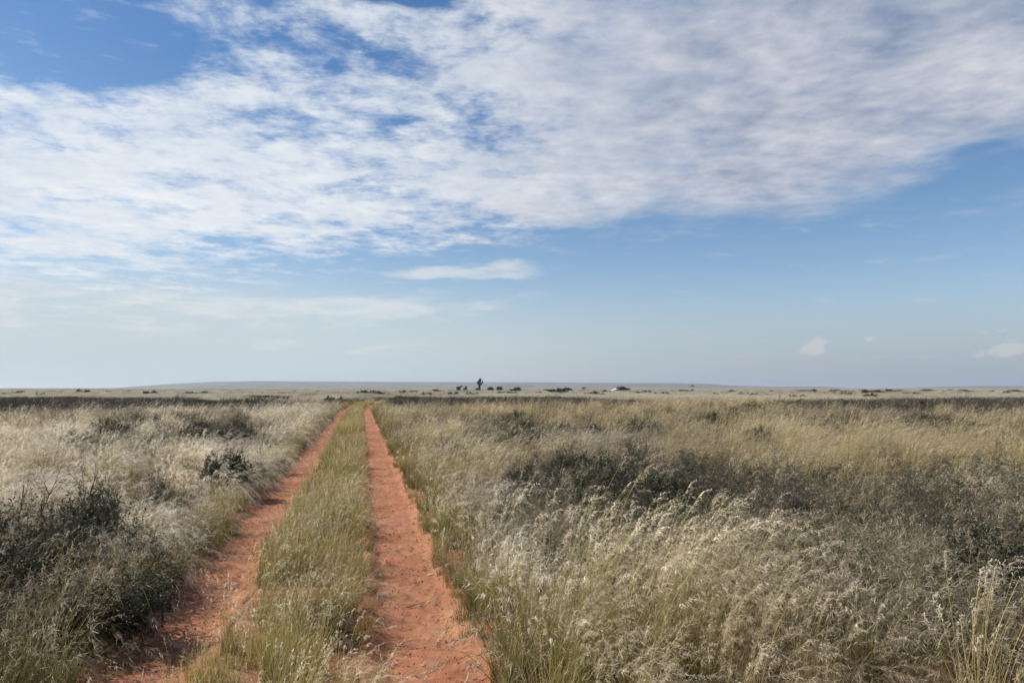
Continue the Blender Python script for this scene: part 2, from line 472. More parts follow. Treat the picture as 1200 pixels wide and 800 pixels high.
pc['far_pale'] = proto_collection('far_pale', [patch('far_patch_%d' % i, 600 + i, 16, 1.0, 1.0, **farl(PALE)) for i in range(5)], M['plain_grass'])
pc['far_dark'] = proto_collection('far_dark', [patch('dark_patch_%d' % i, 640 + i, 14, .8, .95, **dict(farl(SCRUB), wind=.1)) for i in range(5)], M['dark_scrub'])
NV = {k: len(c.objects) for k, c in pc.items()}

def scatter(name, coll, pts, green, pale, scale, rotspread=.55, idx=None, label=None):
    n = len(pts)
    me = bpy.data.meshes.new(name)
    me.vertices.add(n); me.vertices.foreach_set('co', np.asarray(pts, np.float32).ravel())
    g = np.random.default_rng(len(name) * 97 + n)
    fattr(me, 'green', green); fattr(me, 'pale', pale); fattr(me, 'size', scale); fattr(me, 'tone', np.clip(g.normal(1, .20, n) + .55 * (fbm(pts[:, 0] / 1.3, pts[:, 1] / 1.6, 120) - .5), .5, 1.45))
    fattr(me, 'spin', g.normal(0, rotspread, n)); fattr(me, 'tx', g.normal(0, .07, n)); fattr(me, 'ty', g.normal(0, .07, n))
    a = me.attributes.new('pick', 'INT', 'POINT')
    a.data.foreach_set('value', np.asarray(idx if idx is not None else g.integers(0, len(coll.objects), n), np.int32))
    o = link(name, me)
    ng = bpy.data.node_groups.new(name + '_scatter', 'GeometryNodeTree')
    ng.interface.new_socket('Geometry', in_out='INPUT', socket_type='NodeSocketGeometry')
    ng.interface.new_socket('Geometry', in_out='OUTPUT', socket_type='NodeSocketGeometry')
    N = ng.nodes; Lk = ng.links
    gi = N.new('NodeGroupInput'); go = N.new('NodeGroupOutput')
    ci = N.new('GeometryNodeCollectionInfo'); ci.inputs['Collection'].default_value = coll
    ci.inputs['Separate Children'].default_value = True; ci.inputs['Reset Children'].default_value = True
    ip = N.new('GeometryNodeInstanceOnPoints'); ip.inputs['Pick Instance'].default_value = True
    def na(nm, t='FLOAT'):
        q = N.new('GeometryNodeInputNamedAttribute'); q.data_type = t; q.inputs['Name'].default_value = nm
        return q.outputs['Attribute']
    cx = N.new('ShaderNodeCombineXYZ')
    Lk.new(na('tx'), cx.inputs[0]); Lk.new(na('ty'), cx.inputs[1]); Lk.new(na('spin'), cx.inputs[2])
    m2p = N.new('GeometryNodeMeshToPoints'); Lk.new(gi.outputs[0], m2p.inputs['Mesh'])
    Lk.new(m2p.outputs[0], ip.inputs['Points']); Lk.new(ci.outputs[0], ip.inputs['Instance'])
    Lk.new(na('pick', 'INT'), ip.inputs['Instance Index'])
    e2r = N.new('FunctionNodeEulerToRotation'); Lk.new(cx.outputs[0], e2r.inputs[0]); Lk.new(e2r.outputs[0], ip.inputs['Rotation'])
    Lk.new(na('size'), ip.inputs['Scale'])
    Lk.new(ip.outputs[0], go.inputs[0])
    md = o.modifiers.new('scatter', 'NODES'); md.node_group = ng
    tag(o, label, 'soil' if name == 'sand_crumbs' else 'grass', kind='stuff')
    return o

# ---- where things grow (patches laid out on the ground; ellipses measured in the photograph, projected down to canopy height)
def ell(px, py, lst):
    s = np.zeros_like(px)
    for cx, cy, rx, ry, w in lst:
        d = ((px - cx) / rx) ** 2 + ((py - cy) / ry) ** 2
        s = s + w * np.exp(-d * .9)
    return s
SCRUB_Z = [(40, 680, 150, 110, 1.2), (110, 730, 90, 60, .8), (150, 516, 110, 14, .9), (255, 505, 60, 16, 1.0), (640, 590, 60, 36, .9), (700, 560, 70, 36, .9), (770, 585, 110, 42, 1.1),
           (860, 620, 110, 34, 1.0), (960, 585, 90, 26, .8), (1090, 600, 130, 36, 1.0), (1150, 735, 90, 60, .9), (1010, 650, 80, 30, .6), (660, 502, 110, 12, 1.0), (560, 512, 60, 7, .8), (970, 491, 80, 8, 1.0),
           (1090, 493, 70, 8, 1.0), (830, 490, 60, 6, .8), (1060, 512, 60, 7, .7), (40, 488, 60, 6, .7), (1180, 610, 60, 40, .7), (530, 490, 60, 8, .5), (1000, 690, 80, 40, .6), (810, 685, 60, 24, .5), (1080, 660, 70, 30, .5), (900, 640, 70, 20, .6)]
GOLD_Z = [(1050, 530, 240, 26, 1.0), (720, 745, 170, 60, .8), (900, 710, 120, 40, .4), (1160, 660, 60, 30, .5), (880, 520, 120, 16, .6), (480, 560, 60, 70, .5), (130, 560, 110, 16, .5)]
WHITE_Z = [(185, 625, 80, 45, 1.6), (330, 560, 70, 60, 1.0), (260, 590, 60, 30, .7), (350, 510, 60, 26, .9), (60, 560, 100, 16, .5), (690, 500, 50, 6, .5), (640, 515, 70, 10, .8), (560, 620, 60, 40, .6), (600, 660, 80, 60, .4), (250, 480, 260, 8, .4), (830, 570, 60, 16, .4)]
DARK_Z = [(130, 475, 215, 7.5, 1.5), (-200, 475, 260, 8, 1.5), (-600, 475, 300, 8, 1.4), (320, 466, 34, 3, 1.1), (395, 470, 24, 3, 1.0), (520, 472, 95, 5.0, 1.3), (650, 470.5, 70, 5, 1.0), (740, 473, 60, 3.5, .8), (1050, 477, 100, 7.5, 1.5), (1190, 476, 120, 7.5, 1.5), (1500, 476, 260, 8, 1.5), (920, 474, 36, 4, .9), (460, 467, 40, 2.0, .9), (375, 473, 40, 6, -.5), (830, 473, 70, 6, -.4)]
def wedge(y0, y1, per, pad=4.0):
    """random points over the viewed wedge of plain, between depths y0 and y1"""
    area = .72 * (y1 ** 2 - y0 ** 2) + 2 * pad * (y1 - y0)
    n = int(area * per)
    y = np.sqrt(rng.uniform(y0 ** 2, y1 ** 2, int(n * 1.15)))
    hw = .72 * y + pad
    keep = rng.uniform(0, 1, len(y)) < 1
    x = rng.uniform(-1, 1, len(y)) * hw
    return x, y
def fields(x, y):
    t = lat(x, y)
    px, py = to_pix(x, y, height(x, y) + .36)
    wx = px + 60 * (fbm(x * .35, y * .35, 90) - .5); wy = py + (py - 454) * .28 * (fbm(x * .35 + 9, y * .3, 91) - .5)
    scr = ell(wx, wy, SCRUB_Z) + .55 * (fbm(x / 5, y / 9, 92) - .52) * 2 + sstep(14, 30, y) * 2.4 * np.clip(fbm(x / 3.2, y / 4.5, 109) - .52, -.1, .4)
    gold = ell(wx, wy, GOLD_Z); white = ell(wx, wy, WHITE_Z)
    dark = ell(px + 0 * px + 40 * (fbm(x * .1, y * .1, 93) - .5), py, DARK_Z) + 1.5 * (fbm(x * .16, y * .10, 94) - .5) + .5 * (fbm(x * .6, y * .4, 96) - .5)
    return t, px, py, scr, gold, white, dark
def rutdist(x, y, t):
    """distance outside the nearest rut (negative inside)"""
    d = np.full_like(x, 1e9)
    for k in range(2):
        a, b = rut_edges(y, k)
        d = np.minimum(d, np.maximum(a - t, t - b))
    return d
def zpts(x, y): return np.stack([x, y, height(x, y)], -1)

out = {k: [] for k in pc}
def emit(kind, sel, x, y, green, pale, size, idx=None):
    if idx is None: idx = rng.integers(0, NV[kind], len(x))
    out[kind].append((x[sel], y[sel], np.clip(green, 0, 1)[sel], np.clip(pale, 0, 1)[sel], size[sel], idx[sel]))

for (y0, y1, per, lod) in ((.6, 9, 30, 'near'), (9, 22, 20, 'near'), (22, 46, 9.0, 'mid'), (46, 80, 4.2, 'mid')):
    x, y = wedge(y0, y1, per)
    # soften the hand-over between detail levels
    t, px, py, scr, gold, white, dark = fields(x, y)
    d = rutdist(x, y, t)
    u = rng.uniform(0, 1, len(x))
    patchy = fbm(x / 1.6, y / 1.6, 95)
    big = 1.0 if lod == 'near' else 1.18
    strip = (t > RUTS[0][1] - .25) & (t < RUTS[1][0] + .25)
    road_clear = d > -.02
    gap = fbm(x * 1.1, y * 1.1, 96)
    # middle strip
    sel = strip & road_clear & (u < .66) & (gap > .34)
    cx = np.abs(t + .39) / .5
    emit(lod + '_strip', sel, x, y, .36 + 1.5 * (fbm(x * .8, y * .35, 97) - .5) + .22 * rng.normal(size=len(x)), .45 + .5 * rng.normal(size=len(x)),
         big * (.34 + .66 * np.clip((d + .02) / .26, 0, 1)) * rng.uniform(.75, 1.15, len(x)) * (.75 + .5 * patchy))
    # pale heads scattered in the strip
    sel = strip & (d > .12) & (u > 1 - .12 - .25 * sstep(.45, .6, fbm(x * .6, y * .45, 98)))
    emit(lod + '_pale', sel, x, y, .35 + .2 * rng.normal(size=len(x)), .5 + .2 * rng.normal(size=len(x)), .58 * rng.uniform(.7, 1.15, len(x)))
    # verges
    verge = (~strip) & road_clear & (d < .45)
    vg = sstep(.45, .08, d)
    sel = verge & (u < .95 * vg + .15)
    emit(lod + '_strip', sel, x, y, .48 + .35 * rng.normal(size=len(x)) + .4 * (fbm(x * .9, y * .9, 99) - .5), .4 + .3 * rng.normal(size=len(x)), big * (.32 + .7 * np.clip((d + .02) / .32, 0, 1)) * rng.uniform(.7, 1.2, len(x)))
    field = (~strip) & (d > .10) & (np.hypot(x, y) > 3.1)
    clump = fbm(x * 1.5, y * 1.2, 108)
    dens = np.clip(.34 + 1.9 * (patchy - .47), .03, 1) * (1 - .90 * sstep(.35, .9, scr)) * sstep(np.where(t < -1, .10, .02), np.where(t < -1, .40, .28), d) * (1 - .85 * sstep(.5, .9, dark) * (y > 26))
    leftw = sstep(-.8, -3, t) * .52
    wisp = (rng.uniform(0, 1, len(x)) < .25 + .8 * np.clip(white, 0, 1) + leftw)
    n_p = 6 if lod == 'near' else 5
    idx = np.where(wisp, rng.integers(n_p, NV[lod + '_pale'], len(x)), rng.integers(0, n_p, len(x)))
    sel = field & (u < dens)
    emit(lod + '_pale', sel, x, y, .22 + .5 * (fbm(x / 3, y / 3, 101) - .45) + .12 * gold + .35 * sstep(1.2, .2, d), .42 + .55 * white + leftw * 1.1 - .28 * gold + .6 * (fbm(x / 4, y / 4, 103) - .5) + .1 * rng.normal(size=len(x)),
         big * rng.uniform(.70, 1.12, len(x)) * (.48 + .95 * clump) * np.where((t < -1.3) & (d < .45), .86, 1) * (1 - .12 * sstep(.4, 1, scr)), idx)
    sel = field & (u > 1 - (.20 + .68 * sstep(.25, .9, scr)) * (1 - .8 * sstep(.5, .9, dark) * (y > 26)))
    emit(lod + '_scrub', sel, x, y, .35 + .9 * (fbm(x / 2.5, y / 2.5, 104) - .5) + .15 * rng.normal(size=len(x)), .35 + .4 * rng.normal(size=len(x)) * .5 + .3 * white, big * rng.uniform(.7, 1.25, len(x)))
# distance: wide patches
for (y0, y1, per, s) in ((76, 170, .95, 1.0), (170, 420, .16, 1.25), (420, 1000, .028, 1.7)):
    x, y = wedge(y0, y1, per, 10)
    t, px, py, scr, gold, white, dark = fields(x, y)
    d = rutdist(x, y, t); u = rng.uniform(0, 1, len(x))
    ok = (d > 1.3) | (y > 100)
    m = fbm(x / 22, y / 40, 105)
    emit('far_pale', ok & (u < .42 + 1.6 * (m - .42)) & ~((dark > .75) & (y < 130)), x, y, .05 + .2 * rng.normal(size=len(x)) * .5, .6 + 1.2 * (m - .5) + .15 * rng.normal(size=len(x)), s * rng.uniform(.5, .95, len(x)))
# dark scrub belts across the plain
x, y = wedge(30, 150, 2.2, 10)
t, px, py, scr, gold, white, dark = fields(x, y)
d = rutdist(x, y, t); u = rng.uniform(0, 1, len(x))
sel = (u < sstep(.38, 1.05, dark)) & (d > 1.3)
emit('far_dark', sel, x, y, .4 + .6 * (fbm(x / 6, y / 6, 106) - .5) + 0 * x, .4 + .3 * rng.normal(size=len(x)), rng.uniform(.55, 1.15, len(x)) * (.7 + .6 * fbm(x / 3, y / 3, 110)) * (.55 + .55 * sstep(.45, 1.2, dark)))
x, y = wedge(90, 700, .15, 10)
m = fbm(x / 22, y / 60, 107)
emit('far_dark', rng.uniform(0, 1, len(x)) < sstep(.54, .63, m), x, y, .1 + 0 * x, .5 + 0 * x, rng.uniform(.4, 1.25, len(x)))

# dry litter and crumbs of soil along and in the ruts
g_ = np.random.default_rng(99)
def litter_mesh(nm, sd):
    g = np.random.default_rng(sd); A = Acc(); n = 7
    a = g.uniform(0, 6.283, n); L = g.uniform(.03, .16, n)
    c = np.stack([g.normal(0, .05, n), g.normal(0, .05, n), np.full(n, .006)], -1)
    k = 4; s = np.linspace(-.5, .5, k)
    p = c[:, None, :] + np.stack([np.cos(a), np.sin(a), g.normal(0, .08, n)], -1)[:, None, :] * (s[None, :] * L[:, None])[..., None]
    p[..., 2] = np.abs(p[..., 2]) + .004 + .012 * g.uniform(0, 1, (n, 1)) * (1 - 4 * s ** 2)[None]
    sdv = np.stack([-np.sin(a), np.cos(a), np.zeros(n)], -1)
    A.ribbons(p, sdv, np.full((n, k), .0028) * g.uniform(.6, 1.4, (n, 1)), np.full((n, k), .9), g.uniform(0, 1, n))
    return A.mesh(nm)
pc['litter'] = proto_collection('litter', [litter_mesh('litter_%d' % i, 800 + i) for i in range(5)], M['pale_grass'])
def clod_mesh(nm, sd):
    g = np.random.default_rng(sd); V = []; T = []; off = 0
    for i in range(5):
        r = .004 + .008 * g.uniform() ** 2.5
        oc = np.array([[1, 0, 0], [-1, 0, 0], [0, 1, 0], [0, -1, 0], [0, 0, 1], [0, 0, -1]], float) * r * g.uniform(.6, 1.3, (6, 1))
        oc += g.normal(0, r * .15, (6, 3)); oc[:, 2] *= .7
        V.append(oc + np.array([g.normal(0, .08), g.normal(0, .08), r * .3]))
        T.append(np.array([(0, 2, 4), (2, 1, 4), (1, 3, 4), (3, 0, 4), (2, 0, 5), (1, 2, 5), (3, 1, 5), (0, 3, 5)]) + off); off += 6
    return mesh_np(nm, np.concatenate(V), np.concatenate(T))
pc['clods'] = proto_collection('clods', [clod_mesh('clod_%d' % i, 820 + i) for i in range(5)], M['red_sand'])
NV['litter'] = NV['clods'] = 5; out['litter'] = []; out['clods'] = []
y = g_.uniform(1.5, 26, 9000) ; x = road_x(y) + g_.uniform(-1.6, .95, len(y))
t = lat(x, y); d = rutdist(x, y, t); u = g_.uniform(0, 1, len(y))
emit('litter', (d < .12) & (u < .03 + .55 * sstep(-.16, .02, d)), x, y, .1 + .2 * u, u, g_.uniform(.6, 1.3, len(y)))
emit('clods', (d < .10) & (u > .62 - .3 * sstep(-.14, .0, d)), x, y, u, u, g_.uniform(.5, 1.25, len(y)))
LBL = {'litter': ('dry_litter', 'broken dry grass stalks lying along the edges of the wheel ruts'),
       'clods': ('sand_crumbs', 'crumbs of red soil strewn over the wheel ruts'),
       'near_pale': ('feathery_grass', 'tall pale feathery dry grass on both sides of the track in the foreground'),
       'mid_pale': ('feathery_grass', 'pale dry feathery grass covering the middle of the plain'),
       'near_strip': ('strip_grass', 'short yellow green grass on the strip between the two near wheel ruts'),
       'mid_strip': ('strip_grass', 'yellow green grass on the far stretch of the middle strip'),
       'near_scrub': ('scrub_grass', 'dull grey brown wiry grass in the dark patches of the foreground'),
       'mid_scrub': ('scrub_grass', 'dull grey brown wiry grass in the dark patches farther off'),
       'far_pale': ('plain_grass', 'pale grass clumps of the distant plain below the horizon'),
       'far_dark': ('dark_scrub_cover', 'dark scrub cover in flat belts across the distant plain')}
n_inst = 0
for k, lst in out.items():
    if not lst: continue
    x, y, g, p, s, i = (np.concatenate(q) for q in zip(*lst))
    n_inst += len(x)
    scatter(LBL[k][0], pc[k], zpts(x, y), g, p, s, .5 if 'pale' in k else .9, i, LBL[k][1])
print('instances', n_inst, {k: sum(len(q[0]) for q in v) for k, v in out.items()})

# ------------------------------------------------------------------ shrubs and trees
def tubes(paths, sides):
    """paths: list of (pts (k,3), radii (k,)); -> verts, quads"""
    V = []; Q = []; off = 0
    for pts, rad in paths:
        k = len(pts)
        d = unit(np.gradient(pts, axis=0))
        ref = np.where(np.abs(d[:, 2:3]) < .9, np.array([[0, 0, 1.]]), np.array([[1., 0, 0]]))
        u = unit(np.cross(d, ref)); w = np.cross(d, u)
        a = np.arange(sides) * 2 * math.pi / sides
        ring = pts[:, None, :] + rad[:, None, None] * (u[:, None, :] * np.cos(a)[None, :, None] + w[:, None, :] * np.sin(a)[None, :, None])
        V.append(ring.reshape(-1, 3))
        i = np.arange(k - 1)[:, None] * sides + np.arange(sides)[None, :]
        j = np.arange(k - 1)[:, None] * sides + (np.arange(sides)[None, :] + 1) % sides
        Q.append(np.stack([i, j, j + sides, i + sides], -1).reshape(-1, 4) + off)
        off += k * sides
    return np.concatenate(V), np.concatenate(Q)
def shrub(seed, h, r, nstem=12, sub=5, twig=5, leaf=8, lsize=.014, rad=.008, lean=.1, upright=.5, aspect=.45):
    """multi-stemmed shrub: returns (stems mesh, foliage mesh)"""
    g = np.random.default_rng(seed)
    paths = []; tw = []
    def grow_path(p0, d0, L, k, wob, up):
        pts = [p0]; d = d0
        for _ in range(k - 1):
            d = unit(d + g.normal(0, wob, 3) + np.array([lean * .3, 0, up]))
            pts.append(pts[-1] + d * L / (k - 1))
        return np.array(pts), d
    for i in range(nstem):
        az = g.uniform(0, 6.283); ro = g.uniform(.1, 1.0) ** .7
        tgt = np.array([math.cos(az) * r * ro, math.sin(az) * r * ro, h * (1 - .55 * ro ** 2) * g.uniform(.7, 1.05)])
        d0 = unit(tgt + np.array([0, 0, h * upright * .3]))
        L = np.linalg.norm(tgt)
        p, d = grow_path(np.array([math.cos(az) * r * .12, math.sin(az) * r * .12, -.04]), d0, L * 1.05, 6, .13, .02)
        paths.append((p, rad * np.linspace(1, .35, 6) * g.uniform(.7, 1.2)))
        for j in range(sub):
            q = g.uniform(.25, 1.0); b = p[0] + 0; idx = q * 5; i0 = min(4, int(idx)); b = p[i0] + (p[i0 + 1] - p[i0]) * (idx - i0)
            d1 = unit(unit(p[-1] - p[0]) * .6 + g.normal(0, .65, 3) + np.array([0, 0, .25]))
            l1 = L * g.uniform(.25, .5)
            p1, dd = grow_path(b, d1, l1, 4, .2, .05)
            p1[:, 2] = np.maximum(p1[:, 2], .02)
            paths.append((p1, rad * .45 * np.linspace(1, .4, 4)))
            for k in range(twig):
                q = g.uniform(.2, 1.0) * 3; i0 = min(2, int(q)); b = p1[i0] + (p1[i0 + 1] - p1[i0]) * (q - i0)
                d2 = unit(unit(p1[-1] - p1[0]) * .4 + g.normal(0, .8, 3) + np.array([0, 0, .3]))
                p2, _ = grow_path(b, d2, l1 * g.uniform(.3, .7), 3, .25, .05)
                paths.append((p2, rad * .2 * np.linspace(1, .5, 3))); tw.append(p2)
    v, q = tubes(paths, 3)
    stems = mesh_np('stems', v, quads=q)
    tw = np.array(tw)                                  # (n,3,3)
    n = len(tw) * leaf
    if n == 0: return stems, None
    ii = np.repeat(np.arange(len(tw)), leaf); s = g.uniform(.1, 1.08, n) * 2
    i0 = np.minimum(s.astype(int), 1); fr = (s - i0)[:, None]
    c = tw[ii, i0] * (1 - fr) + tw[ii, i0 + 1] * fr
    a = unit(g.normal(size=(n, 3)) + np.array([0, 0, .35])); b = unit(np.cross(a, g.normal(size=(n, 3))))
    L = (lsize * g.uniform(.6, 1.5, n))[:, None]; W = L * aspect
    V = np.stack([c, c + a * L * .5 + b * W, c + a * L, c + a * L * .5 - b * W], 1).reshape(-1, 3)
    me = mesh_np('foliage', V, quads=np.arange(4 * n).reshape(-1, 4))
    fattr(me, 'rnd', np.repeat(np.clip(.5 * g.uniform(0, 1, n) + .5 * g.uniform(0, 1, len(tw))[ii], 0, 1), 4))
    return stems, me
KIND = {}
def kind(key, leafm, woodm, **kw):
    st, fo = shrub(**kw)
    st.materials.append(woodm); fo.materials.append(leafm)
    KIND[key] = (st, fo)
for i in range(4):
    kind('twiggy%d' % i, M['grey_leaf'], M['bark'], seed=11 + i, h=.62, r=.55, nstem=20, sub=8, twig=8, leaf=10, lsize=.015, rad=.005, aspect=.20)
for i in range(3):
    kind('dark%d' % i, M['dark_leaf'], M['dark_wood'], seed=31 + i, h=.60, r=.45, nstem=22, sub=8, twig=8, leaf=15, lsize=.018, rad=.005, aspect=.22)
for i in range(2):
    kind('spiky%d' % i, M['dark_leaf'], M['dark_wood'], seed=41 + i, h=.62, r=.42, nstem=44, sub=6, twig=5, leaf=16, lsize=.038, rad=.004, aspect=.10, upright=1.4)
for i in range(2):
    kind('olive%d' % i, M['olive_leaf'], M['dark_wood'], seed=51 + i, h=.5, r=.5, nstem=24, sub=7, twig=7, leaf=12, lsize=.022, rad=.004, aspect=.14)
for i in range(5):
    kind('low%d' % i, M['far_leaf'], M['dark_wood'], seed=61 + i, h=1.0, r=1.35, nstem=12, sub=5, twig=4, leaf=9, lsize=.16, rad=.02, aspect=.45)
for i in range(3):
    kind('round%d' % i, M['far_leaf'], M['dark_wood'], seed=71 + i, h=2.2, r=1.7, nstem=14, sub=6, twig=4, leaf=9, lsize=.24, rad=.05, aspect=.45)

def place(name, key, x, y, h_, w_, label, cat, group=None, spin=None, sink=0.0):
    st, fo = KIND[key]
    e = bpy.data.objects.new(name, None); COL.objects.link(e)
    e.location = (x, y, float(height(x, y)) - sink)
    e.rotation_euler = (0, 0, random.uniform(-3, 3) if spin is None else spin)
    e.scale = (w_, w_, h_)
    e.empty_display_size = .2
    tag(e, label, cat, group)
    for nm, me in (('stems', st), ('foliage', fo)):
        o = bpy.data.objects.new(nm, me); COL.objects.link(o); o.parent = e
    return e
random.seed(5)
# near and middle shrubs: (photo column, depth m, kind, height scale, width scale, label)
NEAR = [
 (52, 5.7, 'twiggy0', 1.15, 1.35, 'big dark grey twiggy shrub filling the bottom left corner', None),
 (5, 5.0, 'dark0', 1.05, 1.15, 'dark leafy shrub cut by the left edge of the picture low down', None),
 (138, 4.75, 'dark1', .72, .86, 'dark green shrub beside the near end of the left rut', None),
 (112, 6.3, 'spiky1', 1.05, .62, 'dark upright shrub right behind the big grey twiggy shrub', None),
 (150, 5.7, 'twiggy1', .70, .75, 'grey brown shrub with pale grass plumes along the left rut', None),
 (268, 10.9, 'spiky0', 1.02, .86, 'spiky dark green bush standing alone in white grass left of the track', None),
 (296, 12.2, 'twiggy2', .62, .7, 'low grey bush just behind the spiky dark green bush', None),
 (196, 9.0, 'twiggy3', .8, .7, 'small grey shrub in pale grass between the left rut and the big shrub', None),
 (533, 14.2, 'dark0', .95, .80, 'small round dark green bush alone in pale grass right of the track', None),
 (632, 8.9, 'dark1', 1.0, .95, 'dark green bush at the front of the dark patch right of the track', None),
 (612, 10.2, 'dark2', .85, .7, 'dark bush just behind and left of the front dark bush', None),
 (655, 7.8, 'twiggy1', .95, 1.0, 'grey green shrub in front of the dark green bush right of the track', None),
 (715, 10.4, 'dark2', .95, .8, 'dark bush at the top of the dark patch', None),
 (702, 8.5, 'dark0', 1.08, 1.15, 'wide dark bush in the middle of the dark patch right of the track', None),
 (778, 8.0, 'dark2', 1.0, 1.2, 'wide dark bush on the right side of the dark patch', None),
 (845, 7.3, 'olive0', 1.0, 1.0, 'olive green bushy clump among brown scrub on the right', None),
 (1168, 5.0, 'dark2', .95, 1.0, 'dark shrub in the bottom right corner', None),
 (1135, 5.9, 'twiggy2', 1.0, 1.1, 'grey twiggy shrub behind the corner shrub at bottom right', None),
 (965, 6.1, 'olive1', .85, .9, 'green tinged bush in the right foreground grass', None),
 (1010, 7.2, 'dark1', .8, .7, 'small dark bush half sunk in wiry grass on the right', None),
 (385, 4.7, 'twiggy3', .42, .42, 'small dark tussock bush on the middle strip between the ruts', None),
]
for px, d, key, hs, ws, lab, grp in NEAR:
    x, y = at_depth(px, d)
    place('dwarf_shrub' if not key.startswith('olive') else 'green_shrub', key, x, y, hs, ws, lab, 'shrub', grp)
# shrubs of the scrub patches that nothing tells apart
g = random.Random(9)
GR = [('dark shrub in the big dark patch right of the track', 'shrubs of the dark patch right of the track',
       [(680, 9.4), (742, 9.0), (765, 10.3), (790, 8.4), (745, 11.6), (800, 9.6), (835, 8.7), (875, 8.2), (905, 9.2), (700, 12.3), (725, 8.3), (770, 7.8), (815, 10.8), (860, 9.6), (672, 10.8), (640, 11.4), (740, 7.2), (795, 6.9), (905, 7.4), (945, 8.4), (765, 6.6), (690, 8.2), (655, 9.6), (705, 9.1), (728, 9.8), (752, 8.0), (780, 9.1), (818, 8.1)], ('twiggy0', 'twiggy3', 'twiggy2', 'dark2', 'olive1', 'olive0', 'twiggy1', 'dark1'), (.75, 1.1)),
      ('grey brown shrub in the scrub at the right edge of the field', 'grey shrubs at the right side of the field',
       [(960, 9.6), (1010, 9.0), (1060, 8.6), (1105, 8.2), (1150, 8.8), (1190, 8.0), (1090, 10.2), (1170, 10.4), (930, 7.2), (1060, 7.0), (1120, 6.8)], ('twiggy0', 'twiggy1', 'twiggy2', 'twiggy3'), (.7, 1.0)),
      ('low dark bush in the bushy row left of the track', 'low bushes in the row left of the track',
       [(112, 15.6), (140, 16.4), (172, 15.8), (205, 17.2), (228, 18.5), (252, 17.2), (275, 18.2), (290, 19.6), (85, 17.0)], ('dark0', 'twiggy0', 'twiggy2', 'dark2'), (.75, 1.05)),
      ('low dark bush in the bushy row right of the track', 'low bushes in the row right of the track',
       [(560, 18), (590, 23.5), (622, 22), (645, 21), (668, 22.3), (690, 20.8), (715, 21.6), (742, 22.8), (575, 27), (520, 26), (765, 25)], ('dark0', 'twiggy1', 'dark1', 'twiggy3'), (.8, 1.15)),
      ('low dark bush in the far rows on the right', 'low bushes in the far rows on the right',
       [(800, 27), (835, 29), (862, 28), (930, 26.5), (948, 25.5), (970, 26.4), (995, 27), (1062, 25), (1085, 26), (1105, 24.6), (1040, 20.6), (1070, 20), (1160, 31), (890, 33)], ('dark1', 'twiggy1', 'dark2', 'twiggy3'), (.8, 1.2))]
for lab, grp, lst, keys, (a, b) in GR:
    for px, d in lst:
        x, y = at_depth(px + g.uniform(-4, 4), d)
        place('dwarf_shrub', g.choice(keys), x, y, g.uniform(a, b), g.uniform(a, b) * 1.1, lab, 'shrub', grp)

g = random.Random(77)
MIDF = [('small grey shrub scattered in the pale grass left of the track', 'small shrubs scattered left of the track', 34, -60, 370),
        ('small grey shrub scattered in the pale grass right of the track', 'small shrubs scattered right of the track', 60, 470, 1260)]
for lab, grp, n, p0, p1 in MIDF:
    k = 0
    while k < n:
        px = g.uniform(p0, p1); d = 17 * (72 / 17) ** g.random()
        x, y = at_depth(px, d)
        if -2.4 < float(lat(x, y)) < 1.7: continue
        a = g.uniform(.7, 1.25)
        place('dwarf_shrub', g.choice(('twiggy0', 'twiggy1', 'twiggy2', 'twiggy3', 'dark0', 'dark1', 'spiky1')), x, y, a * g.uniform(.85, 1.1), a * g.uniform(.9, 1.5), lab, 'shrub', grp)
        k += 1
# bare branches of the big foreground shrub's dead neighbour
def dead_branches(name, x, y, specs, label, mat):
    e = bpy.data.objects.new(name, None); COL.objects.link(e); e.location = (x, y, float(height(x, y)))
    tag(e, label, 'dead shrub')
    g = np.random.default_rng(3)
    for (dx, dy, dz, rad) in specs:
        paths = []
        n = 8; s = np.linspace(0, 1, n)[:, None]
        p = s * np.array([[dx, dy, dz]]) + np.cumsum(g.normal(0, .012, (n, 3)), 0) + np.array([[0, 0, .06 * 1]]) * np.sin(s * 3.1)
        p[0, 2] = -.03
        paths.append((p, rad * np.linspace(1, .25, n)))
        for k in range(9):
            i = g.integers(2, n - 1); d = unit(np.array([dx, dy, dz]) * .6 + g.normal(0, .5, 3) + np.array([0, 0, .25])); L = g.uniform(.1, .3)
            q = p[i] + np.linspace(0, 1, 5)[:, None] * d * L + np.cumsum(g.normal(0, .008, (5, 3)), 0)
            q[0] = p[i]
            paths.append((q, rad * .45 * np.linspace(1, .3, 5)))
        v, qd = tubes(paths, 5)
        link('branch', mesh_np('branch', v, quads=qd), mat, e)
x, y = at_depth(22, 5.9)
dead_branches('bare_shrub', x, y, [(.62, .1, .86, .008), (.25, .2, .95, .006), (-.1, .1, .8, .006), (.5, -.2, .6, .006)], 'bare dark branches sticking out above the big bottom left shrub', M['dark_wood'])

